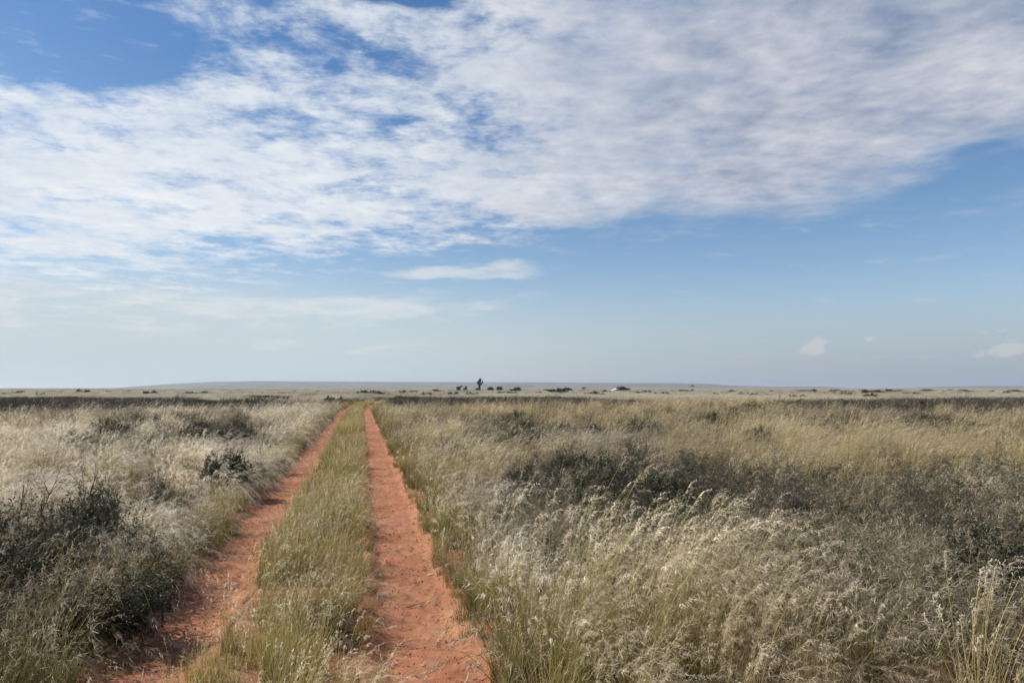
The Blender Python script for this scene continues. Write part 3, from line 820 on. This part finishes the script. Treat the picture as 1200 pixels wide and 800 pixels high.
# far shrubs on the plain, singles with places of their own
FAR = [
 (317, 77, 'low0', .55, 1.35, 'long dark mound of bush on the plain left of the track end'),
 (300, 78, 'low1', .45, 1.1, 'dark bush at the left end of the long dark mound'),
 (392, 72, 'low2', .55, .75, 'dark bush by the left side of the track where it ends'),
 (402, 71, 'low3', .42, .6, 'small dark bush closest to the end of the track on its left'),
 (466, 95, 'low4', .6, 1.0, 'dark bush right of the track end behind the dark belt'),
 (499, 150, 'low0', .8, .9, 'dark bush left of the two leafy bushes near the lone tree'),
 (531, 150, 'low1', .9, .9, 'bush below the two leafy bushes near the lone tree'),
 (554, 150, 'low2', .75, 1.1, 'wide bush on the plain just below the lone tree'),
 (607, 330, 'round0', .75, 1.7, 'rounded dark bush standing right of the lone tree on the skyline'),
 (575, 380, 'round1', .9, 1.2, 'small dark bush next right from the lone tree'),
 (585, 385, 'round2', 1.15, .9, 'taller bush second right from the lone tree'),
 (664, 330, 'round1', .75, 1.9, 'rounded dark bush left of the thin pole on the skyline'),
 (653, 190, 'low3', 1.25, 2.2, 'broad dark bush in front of the rounded bush by the thin pole'),
 (641, 330, 'round2', .6, 1.0, 'small bush far left of the thin pole'),
 (730, 360, 'round0', .9, 2.1, 'dome shaped dark tree beside the white roofed shed'),
 (858, 260, 'round1', .42, 1.2, 'dark bush right of the far hill shoulder'),
 (835, 150, 'low4', .7, 1.5, 'flat dark bush below the far hill shoulder'),
 (942, 100, 'low1', .8, 1.1, 'dark bush at the left end of the right hand dark belt'),
 (922, 95, 'low2', .6, 1.0, 'low bush left of the right hand dark belt'),
 (1020, 105, 'low3', .9, .8, 'single dark bush above the right hand dark belt'),
 (176, 170, 'low0', 1.0, 1.2, 'dark bush on the plain below the left foot of the hill'),
 (97, 210, 'low1', 1.2, 1.4, 'dark bush on the far left plain below the skyline'),
 (47, 150, 'low2', .7, .8, 'small dark bush at the far left above the dark belt'),
 (236, 170, 'low3', .9, 1.0, 'dark bush above the right part of the left dark belt'),
 (510, 300, 'round2', .6, .7, 'tiny dark bush on the plain left of the leafy pair'),
]
for px, d, key, hs, ws, lab in FAR:
    x, y = at_depth(px, d)
    place('tree' if 'tree beside' in lab else 'bush', key, x, y, hs, ws, lab, 'tree' if 'tree beside' in lab else 'bush')
g = random.Random(21)
belts = [('low dark bush in the skyline row on the right of the plain', 'bushes of the skyline row on the right',
          [760, 764, 780, 785, 792, 800, 812, 905, 930, 938, 947, 952, 975, 983, 994, 998, 1008, 1016, 1030, 1044, 1052, 1085, 1092, 1097, 1112, 1118, 1130, 1142, 1165, 1186, 1190, 1215], (220, 330), ('round0', 'round1', 'round2'), (.22, .52), (.6, 2.2)),
         ('small dark bush scattered on the left part of the plain', 'bushes scattered on the left of the plain',
          [8, 20, 60, 75, 110, 128, 150, 190, 205, 222, 250, 270, 282, 330, 345, 348, 366, 372, 388], (140, 300), ('low0', 'low1', 'low2', 'low3', 'low4'), (.35, .9), (.6, 1.5)),
         ('small dark bush scattered on the middle of the plain', 'bushes scattered in the middle of the plain',
          [425, 440, 452, 470, 484, 515, 545, 590, 600, 615, 622, 632, 690, 697, 706, 712, 745, 752, 757, 775, 785], (140, 280), ('low0', 'low1', 'low2', 'low3', 'low4'), (.6, 1.0), (.8, 1.5)),
         ('small dark bush scattered on the right part of the plain', 'bushes scattered on the right of the plain',
          [795, 815, 840, 870, 885, 900, 960, 990, 1060, 1075, 1140, 1180], (110, 200), ('low0', 'low1', 'low2', 'low3', 'low4'), (.5, .8), (.8, 1.3))]
for lab, grp, pxs, (d0, d1), keys, (h0, h1), (w0, w1) in belts:
    for px in pxs:
        x, y = at_depth(px + g.uniform(-2, 2), g.uniform(d0, d1))
        place('bush', g.choice(keys), x, y, g.uniform(h0, h1), g.uniform(w0, w1), lab, 'bush', grp)

# lone tree and neighbours
def blob_leaves(seed, blobs, size, per):
    g = np.random.default_rng(seed); cs = []
    for (cx, cy, cz, rx, ry, rz) in blobs:
        n = int(per * rx * ry * rz) + 40
        v = unit(g.normal(size=(n, 3))) * (g.uniform(.25, 1.08, n) ** .5)[:, None]
        cs.append(v * np.array([rx, ry, rz]) + np.array([cx, cy, cz]))
    c = np.concatenate(cs); n = len(c)
    a = unit(g.normal(size=(n, 3)) + np.array([0, 0, .6])); b = unit(np.cross(a, g.normal(size=(n, 3))))
    L = (size * g.uniform(.6, 1.5, n))[:, None]
    V = np.stack([c, c + a * L * .5 + b * L * .35, c + a * L, c + a * L * .5 - b * L * .35], 1).reshape(-1, 3)
    me = mesh_np('crown', V, quads=np.arange(4 * n).reshape(-1, 4)); fattr(me, 'rnd', np.repeat(g.uniform(0, 1, n), 4))
    return me
def far_tree(name, px, d, limbs, blobs, label, size=.3, per=320, base_z=None, seed=1):
    x, y = at_depth(px, d)
    e = bpy.data.objects.new(name, None); COL.objects.link(e)
    e.location = (x, y, float(height(x, y)) if base_z is None else base_z)
    tag(e, label, 'tree')
    paths = [(np.array(p, float), np.array(r, float)) for p, r in limbs]
    v, q = tubes(paths, 7); link('trunk', mesh_np('trunk', v, quads=q, smooth=True), M['dark_wood'], e)
    link('crown', blob_leaves(seed, blobs, size, per), M['far_leaf'], e)
    return e
K = 400 / F     # metres per photo pixel at 400 m
far_tree('tree', 561.5, 400, [([(0, 0, -.3), (.1, 0, 1.6), (.2, 0, 3.2), (0, 0, 5.0), (.3, 0, 6.6)], [.38, .34, .28, .18, .06]),
                            ([(.2, 0, 2.8), (1.0, .1, 3.9), (1.75, 0, 5.2)], [.2, .14, .05]), ([(.15, 0, 2.6), (-.5, .1, 3.8), (-.9, 0, 5.0)], [.2, .13, .05])],
         [(.05, 0, 3.3, .65, .6, 1.0), (.1, 0, 4.8, 1.0, .9, 1.0), (.35, 0, 6.0, .75, .7, .8), (.5, 0, 6.7, .35, .35, .45), (1.55, 0, 4.6, .4, .4, .7), (1.85, 0, 5.2, .2, .2, .5), (-.8, 0, 4.6, .42, .4, .75), (-1.2, 0, 1.0, .95, .8, .75), (.1, 0, .8, .8, .7, .9), (.2, 0, 2.0, .55, .5, .7), (.9, 0, 3.8, .4, .3, .45)],
         'lone tall narrow tree standing on the skyline', .30, 480, seed=2)
far_tree('tree', 537.5, 400, [([(0, 0, -.2), (.2, 0, 1.0), (.6, 0, 2.2), (1.3, 0, 3.2)], [.2, .16, .1, .04])],
         [(-.3, 0, 1.7, 1.2, 1.0, 1.0), (.5, 0, 2.3, .8, .7, .7), (1.5, 0, 3.0, .55, .4, .35), (.4, 0, .9, .9, .8, .8)], 'leafy bush with a slanting top, left one of the pair beside the lone tree', .3, 380, seed=3)
far_tree('tree', 545, 402, [([(0, 0, -.2), (.1, 0, 1.0), (.2, 0, 2.2)], [.18, .14, .06])],
         [(0, 0, 1.2, 1.1, .9, 1.1), (.5, 0, 2.2, .7, .6, .8)], 'rounded leafy bush, right one of the pair beside the lone tree', .3, 380, seed=4)
far_tree('tree', 684, 400, [([(0, 0, -.2), (.1, 0, 1.0), (0, 0, 1.9)], [.16, .12, .05]), ([(.05, 0, .9), (.7, 0, 1.7)], [.1, .04])],
         [(-.4, 0, 1.9, .75, .6, .4), (.7, 0, 1.9, .65, .5, .35), (.1, 0, 1.0, .4, .4, .7), (.3, 0, .35, 1.6, .8, .35)], 'small forked tree between the thin pole and the white roofed shed', .26, 420, seed=5)
x, y = at_depth(812, 3700)
far_tree('tree', 812, 3700, [([(0, 0, -1), (0, 0, 4), (0, 0, 8)], [.8, .6, .2])], [(0, 0, 6, 9, 7, 4.2), (3, 0, 8, 4.5, 4, 3)], 'far dark tree standing alone on the slope of the hill', 2.4, 2.2, base_z=float(-6 + (hill_h(812) + 6) * sstep(0, 1, .35)), seed=6)

# white roofed shed
m, nt = material('white_roof')
tc = nt.node('ShaderNodeTexCoord')
matte(m, nt, nt.mix(nt.noise(tc.outputs['Object'], 3, 4), C(.70, .70, .68), C(.82, .82, .80)), rough=.5); M['white_roof'] = m
m, nt = material('shed_wall')
tc = nt.node('ShaderNodeTexCoord')
matte(m, nt, nt.mix(nt.noise(tc.outputs['Object'], 2, 4), C(.42, .38, .32), C(.55, .50, .43))); M['shed_wall'] = m
def box(v0, v1):
    (a, b, c), (d, e, f) = v0, v1
    v = [(a, b, c), (d, b, c), (d, e, c), (a, e, c), (a, b, f), (d, b, f), (d, e, f), (a, e, f)]
    return v, [(0, 3, 2, 1), (4, 5, 6, 7), (0, 1, 5, 4), (1, 2, 6, 5), (2, 3, 7, 6), (3, 0, 4, 7)]
x, y = at_depth(718.5, 385)
shed = bpy.data.objects.new('shed', None); COL.objects.link(shed); shed.location = (x, y, float(height(x, y)) - .05); shed.rotation_euler = (0, 0, R(12))
tag(shed, 'small low shed with a white sloping roof far out on the plain', 'shed')
# walls under a single-pitch roof rising to the right
v = [(-1.7, -1.5, 0), (1.7, -1.5, 0), (1.7, 1.5, 0), (-1.7, 1.5, 0), (-1.7, -1.5, .45), (1.7, -1.5, 1.45), (1.7, 1.5, 1.45), (-1.7, 1.5, .45)]
link('wall', mesh_np('wall', v, quads=[(0, 3, 2, 1), (4, 5, 6, 7), (0, 1, 5, 4), (1, 2, 6, 5), (2, 3, 7, 6), (3, 0, 4, 7)]), M['shed_wall'], shed)
v = []; q = []
nx = 60
for i in range(nx):
    u = -1.8 + 3.6 * 0 ; 
xs = np.linspace(-2.1, 2.05, 12); ysr = np.linspace(-1.9, 1.8, 75)
XX, YY = np.meshgrid(xs, ysr, indexing='ij')
ZZ = .47 + (XX + 1.7) * (1.0 / 3.4) + .012 * np.sin(YY * 2 * math.pi / .15) + .03
top = np.stack([XX, YY, ZZ], -1).reshape(-1, 3); bot = top - np.array([0, 0, .02])
rf = mesh_np('roof', np.concatenate([top, bot]), quads=np.concatenate([grid_quads(12, 75)[:, ::-1], grid_quads(12, 75) + len(top)]), smooth=True)
link('roof', rf, M['white_roof'], shed)
vv, qq = box((-.2, -1.53, 0), (.6, -1.502, .9)); link('door', mesh_np('door', vv, quads=qq), M['dark_wood'], shed)

# thin poles
def pole(px, d, h, label, r=.06):
    x, y = at_depth(px, d)
    e = bpy.data.objects.new('pole', None); COL.objects.link(e); e.location = (x, y, float(height(x, y)) - .1)
    tag(e, label, 'pole')
    v, q = tubes([(np.array([(0, 0, 0), (0, 0, h * .5), (.03, 0, h)], float), np.array([r, r * .9, r * .8]))], 8)
    link('mast', mesh_np('mast', v, quads=q, smooth=True), M['dead_wood'], e)
    v, q = tubes([(np.array([(-.35, 0, h * .93), (.4, 0, h * .93)], float), np.array([r * .5, r * .5]))], 6)
    link('crossarm', mesh_np('crossarm', v, quads=q), M['dead_wood'], e)
pole(673, 400, 3.1, 'thin pale pole on the skyline between the rounded bush and the forked tree')

# ------------------------------------------------------------------ small things lying on the track
def twig(px, py, L, ang, label, mat=M['dark_wood'], r=.004, name='twig', cat='twig'):
    x, y = at(px, py, -.04)
    g = np.random.default_rng(int(px))
    n = 7; s = np.linspace(-.5, .5, n)
    p = np.stack([s * L * math.cos(ang), s * L * math.sin(ang), .006 + .006 * np.sin(s * 5)], -1) + np.concatenate([g.normal(0, .004, (n, 2)), np.zeros((n, 1))], -1)
    paths = [(p, r * np.linspace(1, .5, n))]
    q = p[3] + np.linspace(0, 1, 4)[:, None] * np.array([math.cos(ang + .6), math.sin(ang + .6), .12]) * L * .3
    paths.append((q, r * .6 * np.linspace(1, .4, 4)))
    v, qd = tubes(paths, 6)
    o = link(name, mesh_np(name, v, quads=qd, smooth=True), mat); o.location = (x, y, float(height(x, y)) + .004)
    tag(o, label, cat)
twig(484, 706, .11, .45, 'dark forked twig lying in the middle of the right rut')
twig(449, 717, .22, -.25, 'pale dry stalk lying across the left edge of the right rut', M['dead_wood'], .003, 'dry_stalk', 'stalk')
twig(530, 748, .10, .2, 'short dark stick near the right edge of the right rut', M['dark_wood'], .004)
twig(22, 782, .16, .7, 'pale dead stick in the very bottom left corner', M['dead_wood'], .008, 'twig')
def stone(px, py, r, label, group, seed):
    x, y = at(px, py, -.04)
    g = np.random.default_rng(seed)
    import bmesh
    bm = bmesh.new(); bmesh.ops.create_icosphere(bm, subdivisions=2, radius=r)
    sx, sy, sz = g.uniform(.8, 1.3), g.uniform(.7, 1.1), g.uniform(.45, .7)
    for v in bm.verts:
        n = 1 + .25 * (vnoise(v.co.x / r * 1.3 + seed * 3, v.co.y / r * 1.3 + v.co.z / r, seed) - .5)
        v.co = Vector((v.co.x * sx * n, v.co.y * sy * n, v.co.z * sz * n))
    me = bpy.data.meshes.new('pebble'); bm.to_mesh(me); bm.free()
    o = link('pebble', me, M['pebble']); o.location = (x, y, float(height(x, y)) + r * .25)
    tag(o, label, 'pebble', group)
m, nt = material('pebble'); tc = nt.node('ShaderNodeTexCoord'); n = nt.noise(tc.outputs['Object'], 60, 4)
matte(m, nt, nt.mix(n, C(.30, .17, .11), C(.52, .40, .32)), n, .4, .003); M['pebble'] = m
stone(511, 752, .012, 'pale pebble lying loose in the right rut low in the picture', None, 1)
stone(561, 783, .022, 'dark lump of soil at the bottom right edge of the right rut', None, 2)
stone(494, 611, .022, 'dark clod at the right edge of the right rut higher up', None, 3)
stone(505, 672, .026, 'clod beside the shadow line on the right edge of the right rut', None, 4)

# ------------------------------------------------------------------ light
SUN_AZ, SUN_EL = R(-84), R(45)           # azimuth measured from +Y (view direction) towards +X
sd = Vector((math.sin(SUN_AZ) * math.cos(SUN_EL), math.cos(SUN_AZ) * math.cos(SUN_EL), math.sin(SUN_EL)))
sun_d = bpy.data.lights.new('sun', 'SUN'); sun_d.energy = 5.0; sun_d.angle = R(.53); sun_d.color = (1, .955, .88)
sun = bpy.data.objects.new('sun', sun_d); COL.objects.link(sun)
sun.rotation_euler = sd.to_track_quat('Z', 'Y').to_euler()
sun.location = (-20, 10, 30)

# ------------------------------------------------------------------ sky with clouds
w = bpy.data.worlds.new('World'); sc.world = w; w.use_nodes = True
w.node_tree.nodes.clear(); nt = NT(w.node_tree)
sky = nt.node('ShaderNodeTexSky', sky_type='NISHITA'); sky.sun_disc = False
sky.sun_elevation = SUN_EL; sky.sun_rotation = SUN_AZ; sky.altitude = 900; sky.air_density = 1.0; sky.dust_density = 1.2; sky.ozone_density = 1.6
tc = nt.node('ShaderNodeTexCoord'); D = tc.outputs['Generated']
sx = nt.node('ShaderNodeSeparateXYZ'); nt.l.new(D, sx.inputs[0]); dx, dy, dz = sx.outputs
az = nt.m('ARCTAN2', dx, dy); el = nt.m('ARCSINE', nt.m('MINIMUM', nt.m('MAXIMUM', dz, -1.0), 1.0))
zc = nt.m('ADD', nt.m('MAXIMUM', dz, 0.0), .035)
P = nt.comb(nt.m('DIVIDE', dx, zc), nt.m('DIVIDE', dy, zc), 0.0)      # flat cloud layer seen from below
# domain warp for edges
wn = nt.node('ShaderNodeTexNoise'); wn.inputs['Scale'].default_value = 1.4; wn.inputs['Detail'].default_value = 3
nt.l.new(P, wn.inputs['Vector'])
wv = nt.vm('SUBTRACT', wn.outputs['Color'], (.5, .5, .5))
azw = nt.m('ADD', az, nt.m('MULTIPLY', nt.node('ShaderNodeSeparateXYZ').outputs[0], 0.0))
sw = nt.node('ShaderNodeSeparateXYZ'); nt.l.new(wv, sw.inputs[0])
azw = nt.m('ADD', az, nt.m('MULTIPLY', sw.outputs[0], .14)); elw = nt.m('ADD', el, nt.m('MULTIPLY', sw.outputs[1], .045))
def sky_ang(px, py):
    x, y, z = pix_dir(px, py); L = math.sqrt(x * x + y * y + z * z)
    return math.atan2(x, y), math.asin(z / L)
def blob(px, py, rx, ry, rot=0.0, azs=azw, els=elw):
    a0, e0 = sky_ang(px, py); ra = rx / F; re = ry / F
    u = nt.m('SUBTRACT', azs, a0); v = nt.m('SUBTRACT', els, e0)
    if rot:
        c, s = math.cos(R(rot)), math.sin(R(rot))
        u, v = nt.m('ADD', nt.m('MULTIPLY', u, c), nt.m('MULTIPLY', v, s)), nt.m('SUBTRACT', nt.m('MULTIPLY', v, c), nt.m('MULTIPLY', u, s))
    u = nt.m('MULTIPLY', u, 1 / ra); v = nt.m('MULTIPLY', v, 1 / re)
    d = nt.m('ADD', nt.m('MULTIPLY', u, u), nt.m('MULTIPLY', v, v))
    return nt.m('POWER', 2.718, nt.m('MULTIPLY', d, -1.0))
def total(lst, **kw):
    s = None
    for (px, py, rx, ry, rot, wgt) in lst:
        b = nt.m('MULTIPLY', blob(px, py, rx, ry, rot, **kw), wgt)
        s = b if s is None else nt.m('ADD', s, b)
    return s
COVER = [(40, 150, 150, 52, 0, .9), (130, 220, 220, 48, 0, .85), (290, 105, 110, 28, 14, .62), (230, 130, 60, 30, 0, .3), (390, 80, 150, 60, 0, .42), (330, 180, 140, 60, 0, .36), (470, 215, 220, 42, 0, .72), (610, 60, 75, 70, 0, .75), (680, 150, 170, 80, 0, .9), (540, 130, 80, 40, 0, .25),
         (880, 60, 260, 84, 0, 1.25), (1120, 40, 190, 70, 8, 1.0), (1000, 135, 140, 46, 10, .8), (850, 195, 170, 42, 4, .85), (1020, 206, 110, 16, 4, .35), (110, 285, 110, 16, -5, .6), (1185, 108, 70, 22, 16, .45), (1130, 150, 40, 12, 14, -.35), (620, 245, 190, 18, 0, .5), (280, 262, 160, 24, 0, .6), (-250, 200, 260, 90, 0, .9), (1500, 60, 250, 90, 0, .9), (600, -220, 900, 120, 0, .6),
         (330, 20, 90, 16, 8, .35), (160, 3, 40, 5, 0, .3), (60, 35, 150, 42, 0, -.7), (150, 62, 44, 18, 0, -.4), (480, 4, 60, 10, 0, -.6), (145, 143, 26, 10, 0, -.40), (245, 206, 48, 13, 0, -.62), (490, 138, 70, 16, 8, -.5), (400, 60, 60, 16, 10, -.25), (1080, 178, 70, 14, 12, -.3), (1170, 190, 80, 24, 6, -.7), (1120, 170, 60, 12, 10, -.3), (760, 262, 60, 10, 0, -.2)]
n1 = nt.noise(P, 2.2, 8, .60, .35); n2 = nt.noise(nt.vm('MULTIPLY', P, (1.0, .8, 1.0)), 8.0, 6, .60, .2); n3 = nt.noise(nt.vm('ADD', P, (5.3, 2.1, 0)), .8, 4, .5)
n4 = nt.noise(nt.vm('MULTIPLY', P, (1.0, 1.5, 1.0)), 26.0, 4, .6, .15)
fine = nt.map(az, -.05, .18, 1.0, .22)
tex = nt.m('ADD', nt.m('MULTIPLY', nt.m('SUBTRACT', n1, .5), nt.map(az, -.02, .22, 2.3, 1.3)), nt.m('MULTIPLY', fine, nt.m('ADD', nt.m('MULTIPLY', nt.m('SUBTRACT', n2, .5), 1.5), nt.m('MULTIPLY', nt.m('SUBTRACT', n4, .5), .5))))
behind = nt.m('MULTIPLY', nt.map(dy, .35, -.1), nt.map(n3, .35, .7))
cov = nt.m('ADD', total(COVER), nt.m('MULTIPLY', behind, .75))
cov = nt.m('MULTIPLY', nt.m('SUBTRACT', 1.0, nt.m('POWER', 2.718, nt.m('MULTIPLY', cov, -1.35))), 1.06)
cl = nt.map(nt.m('ADD', cov, nt.m('MULTIPLY', tex, nt.map(cov, 0.0, .25, .4, 1.0))), .08, 1.05)
# lower sheet clouds and small cumulus
STREAK = [(545, 319, 80, 8, 2, .8), (595, 311, 36, 8, 0, .6), (485, 322, 34, 6, 0, .5), (610, 324, 30, 4, 0, .3), (480, 360, 110, 11, 2, .62), (330, 353, 150, 7, 0, .6), (60, 340, 120, 7, 0, .5), (200, 365, 200, 9, 0, .4), (150, 300, 90, 4, 0, .5), (200, 312, 50, 2.5, 0, .5), (550, 342, 40, 4, 0, .2), (440, 408, 45, 5, 8, .6), (90, 380, 200, 6, 0, .4), (300, 400, 120, 5, 0, .35), (340, 375, 160, 14, 0, .3), (560, 415, 50, 6, 0, .2)]
azs = nt.m('ADD', az, nt.m('MULTIPLY', sw.outputs[0], .02)); els = nt.m('ADD', el, nt.m('MULTIPLY', sw.outputs[1], .010))
ns = nt.noise(nt.comb(nt.m('MULTIPLY', az, 1.0), nt.m('MULTIPLY', el, 4.5), 0.0), 14, 7, .62, .3)
stk = nt.map(nt.m('ADD', total(STREAK, azs=azs, els=els), nt.m('MULTIPLY', nt.m('SUBTRACT', ns, .5), 2.4)), .10, 1.1)
CUM = [(957, 403, 13, 8, 25, 1.0), (952, 411, 14, 6, 0, .7), (1018, 397, 9, 4, 10, .8), (1170, 412, 28, 7, 6, .8), (1185, 406, 12, 6, 0, .5), (1180, 388, 45, 4, 0, .4), (875, 416, 14, 4, 0, .4), (435, 407, 24, 4, 10, .6)]
nc = nt.noise(nt.comb(az, nt.m('MULTIPLY', el, 1.4), 0.0), 60, 6, .6, .2)
cum = nt.map(nt.m('ADD', total(CUM, azs=az, els=el), nt.m('MULTIPLY', nt.m('SUBTRACT', nc, .5), 1.9)), .30, .85)
veil = total([(120, 392, 330, 58, 0, .85), (-300, 400, 400, 70, 0, .8), (420, 420, 200, 40, 0, .35)], azs=az, els=el)
# colours
east = nt.map(az, -.30, .34)
sh1 = nt.m('ADD', nt.m('MULTIPLY', nt.noise(nt.vm('ADD', P, (1.7, .6, 0)), 2.4, 6, .58, .3), .5), nt.m('MULTIPLY', nt.noise(nt.comb(nt.m('MULTIPLY', azw, 1.0), nt.m('MULTIPLY', elw, 1.9), .3), 8.5, 6, .55, .2), .5)); sh2 = nt.noise(nt.vm('ADD', P, (.7, 3.6, 0)), 11.0, 4, .55, .2)
shade = nt.m('ADD', nt.m('ADD', nt.m('MULTIPLY', nt.m('SUBTRACT', sh1, .5), 3.2), nt.m('MULTIPLY', nt.m('SUBTRACT', sh2, .5), 1.0)), .5)
shade = nt.m('ADD', shade, nt.m('MULTIPLY', nt.m('SUBTRACT', cl, .7), -.35))
lit = nt.mix(east, C(9.1, 9.3, 9.5), C(7.0, 7.1, 7.6))
shd = nt.mix(east, C(6.7, 7.4, 8.3), C(2.7, 3.3, 4.6))
cc = nt.mix(nt.map(shade, -.12, .98, 0.0, 1.0, False), shd, lit)
hs = nt.node('ShaderNodeHueSaturation'); nt.put(hs.inputs['Saturation'], nt.map(el, .12, .42, 1.08, 1.28, False)); hs.inputs['Value'].default_value = 1.22
nt.l.new(sky.outputs[0], hs.inputs['Color'])
base = nt.mix(nt.map(el, .16, -.01), hs.outputs[0], nt.mix(nt.map(az, -.6, .6), C(5.9, 6.6, 7.0), C(3.7, 4.3, 5.2)))
base = nt.mix(nt.m('MINIMUM', veil, .88), base, C(5.7, 6.6, 7.2))
c = nt.mix(nt.m('MULTIPLY', stk, .75), base, nt.mix(east, C(7.7, 8.0, 8.2), C(6.3, 6.6, 7.1)))
c = nt.mix(nt.m('MULTIPLY', cum, .55), c, C(6.6, 6.5, 6.7))
c = nt.mix(nt.m('MULTIPLY', cl, .95), c, cc)
bg = nt.node('ShaderNodeBackground'); bg.inputs['Strength'].default_value = .08
nt.l.new(c, bg.inputs['Color'])
wo = nt.node('ShaderNodeOutputWorld'); nt.l.new(bg.outputs[0], wo.inputs['Surface'])

# ------------------------------------------------------------------ haze
HZ = 18500
vv, qq = box((-HZ, -HZ, min(LOW, HILL_LOW) - 1.0), (HZ, HZ, 75.0))
haze = link('haze', mesh_np('haze', vv, quads=qq))
m, nt = material('haze_air')
pv = nt.node('ShaderNodeVolumePrincipled'); pv.inputs['Color'].default_value = C(.80, .87, .96); pv.inputs['Density'].default_value = 1.0e-4
pv.inputs['Anisotropy'].default_value = .3
o_ = nt.node('ShaderNodeOutputMaterial'); nt.l.new(pv.outputs[0], o_.inputs['Volume'])
haze.data.materials.append(m); tag(haze, 'thin blue haze over the far plain and hills', 'haze', kind='stuff')
haze.display_type = 'WIRE'

# ------------------------------------------------------------------ render settings
sc.view_settings.view_transform = 'Standard'; sc.view_settings.look = 'None'
sc.view_settings.exposure = 0.32; sc.view_settings.gamma = 1.0; sc.view_settings.use_curve_mapping = False
cy = sc.cycles
cy.max_bounces = 6; cy.diffuse_bounces = 3; cy.glossy_bounces = 2; cy.transmission_bounces = 4; cy.volume_bounces = 0; cy.transparent_max_bounces = 8
cy.use_denoising = True; cy.denoiser = 'OPENIMAGEDENOISE'; cy.denoising_prefilter = 'ACCURATE'; cy.denoising_input_passes = 'RGB_ALBEDO_NORMAL'
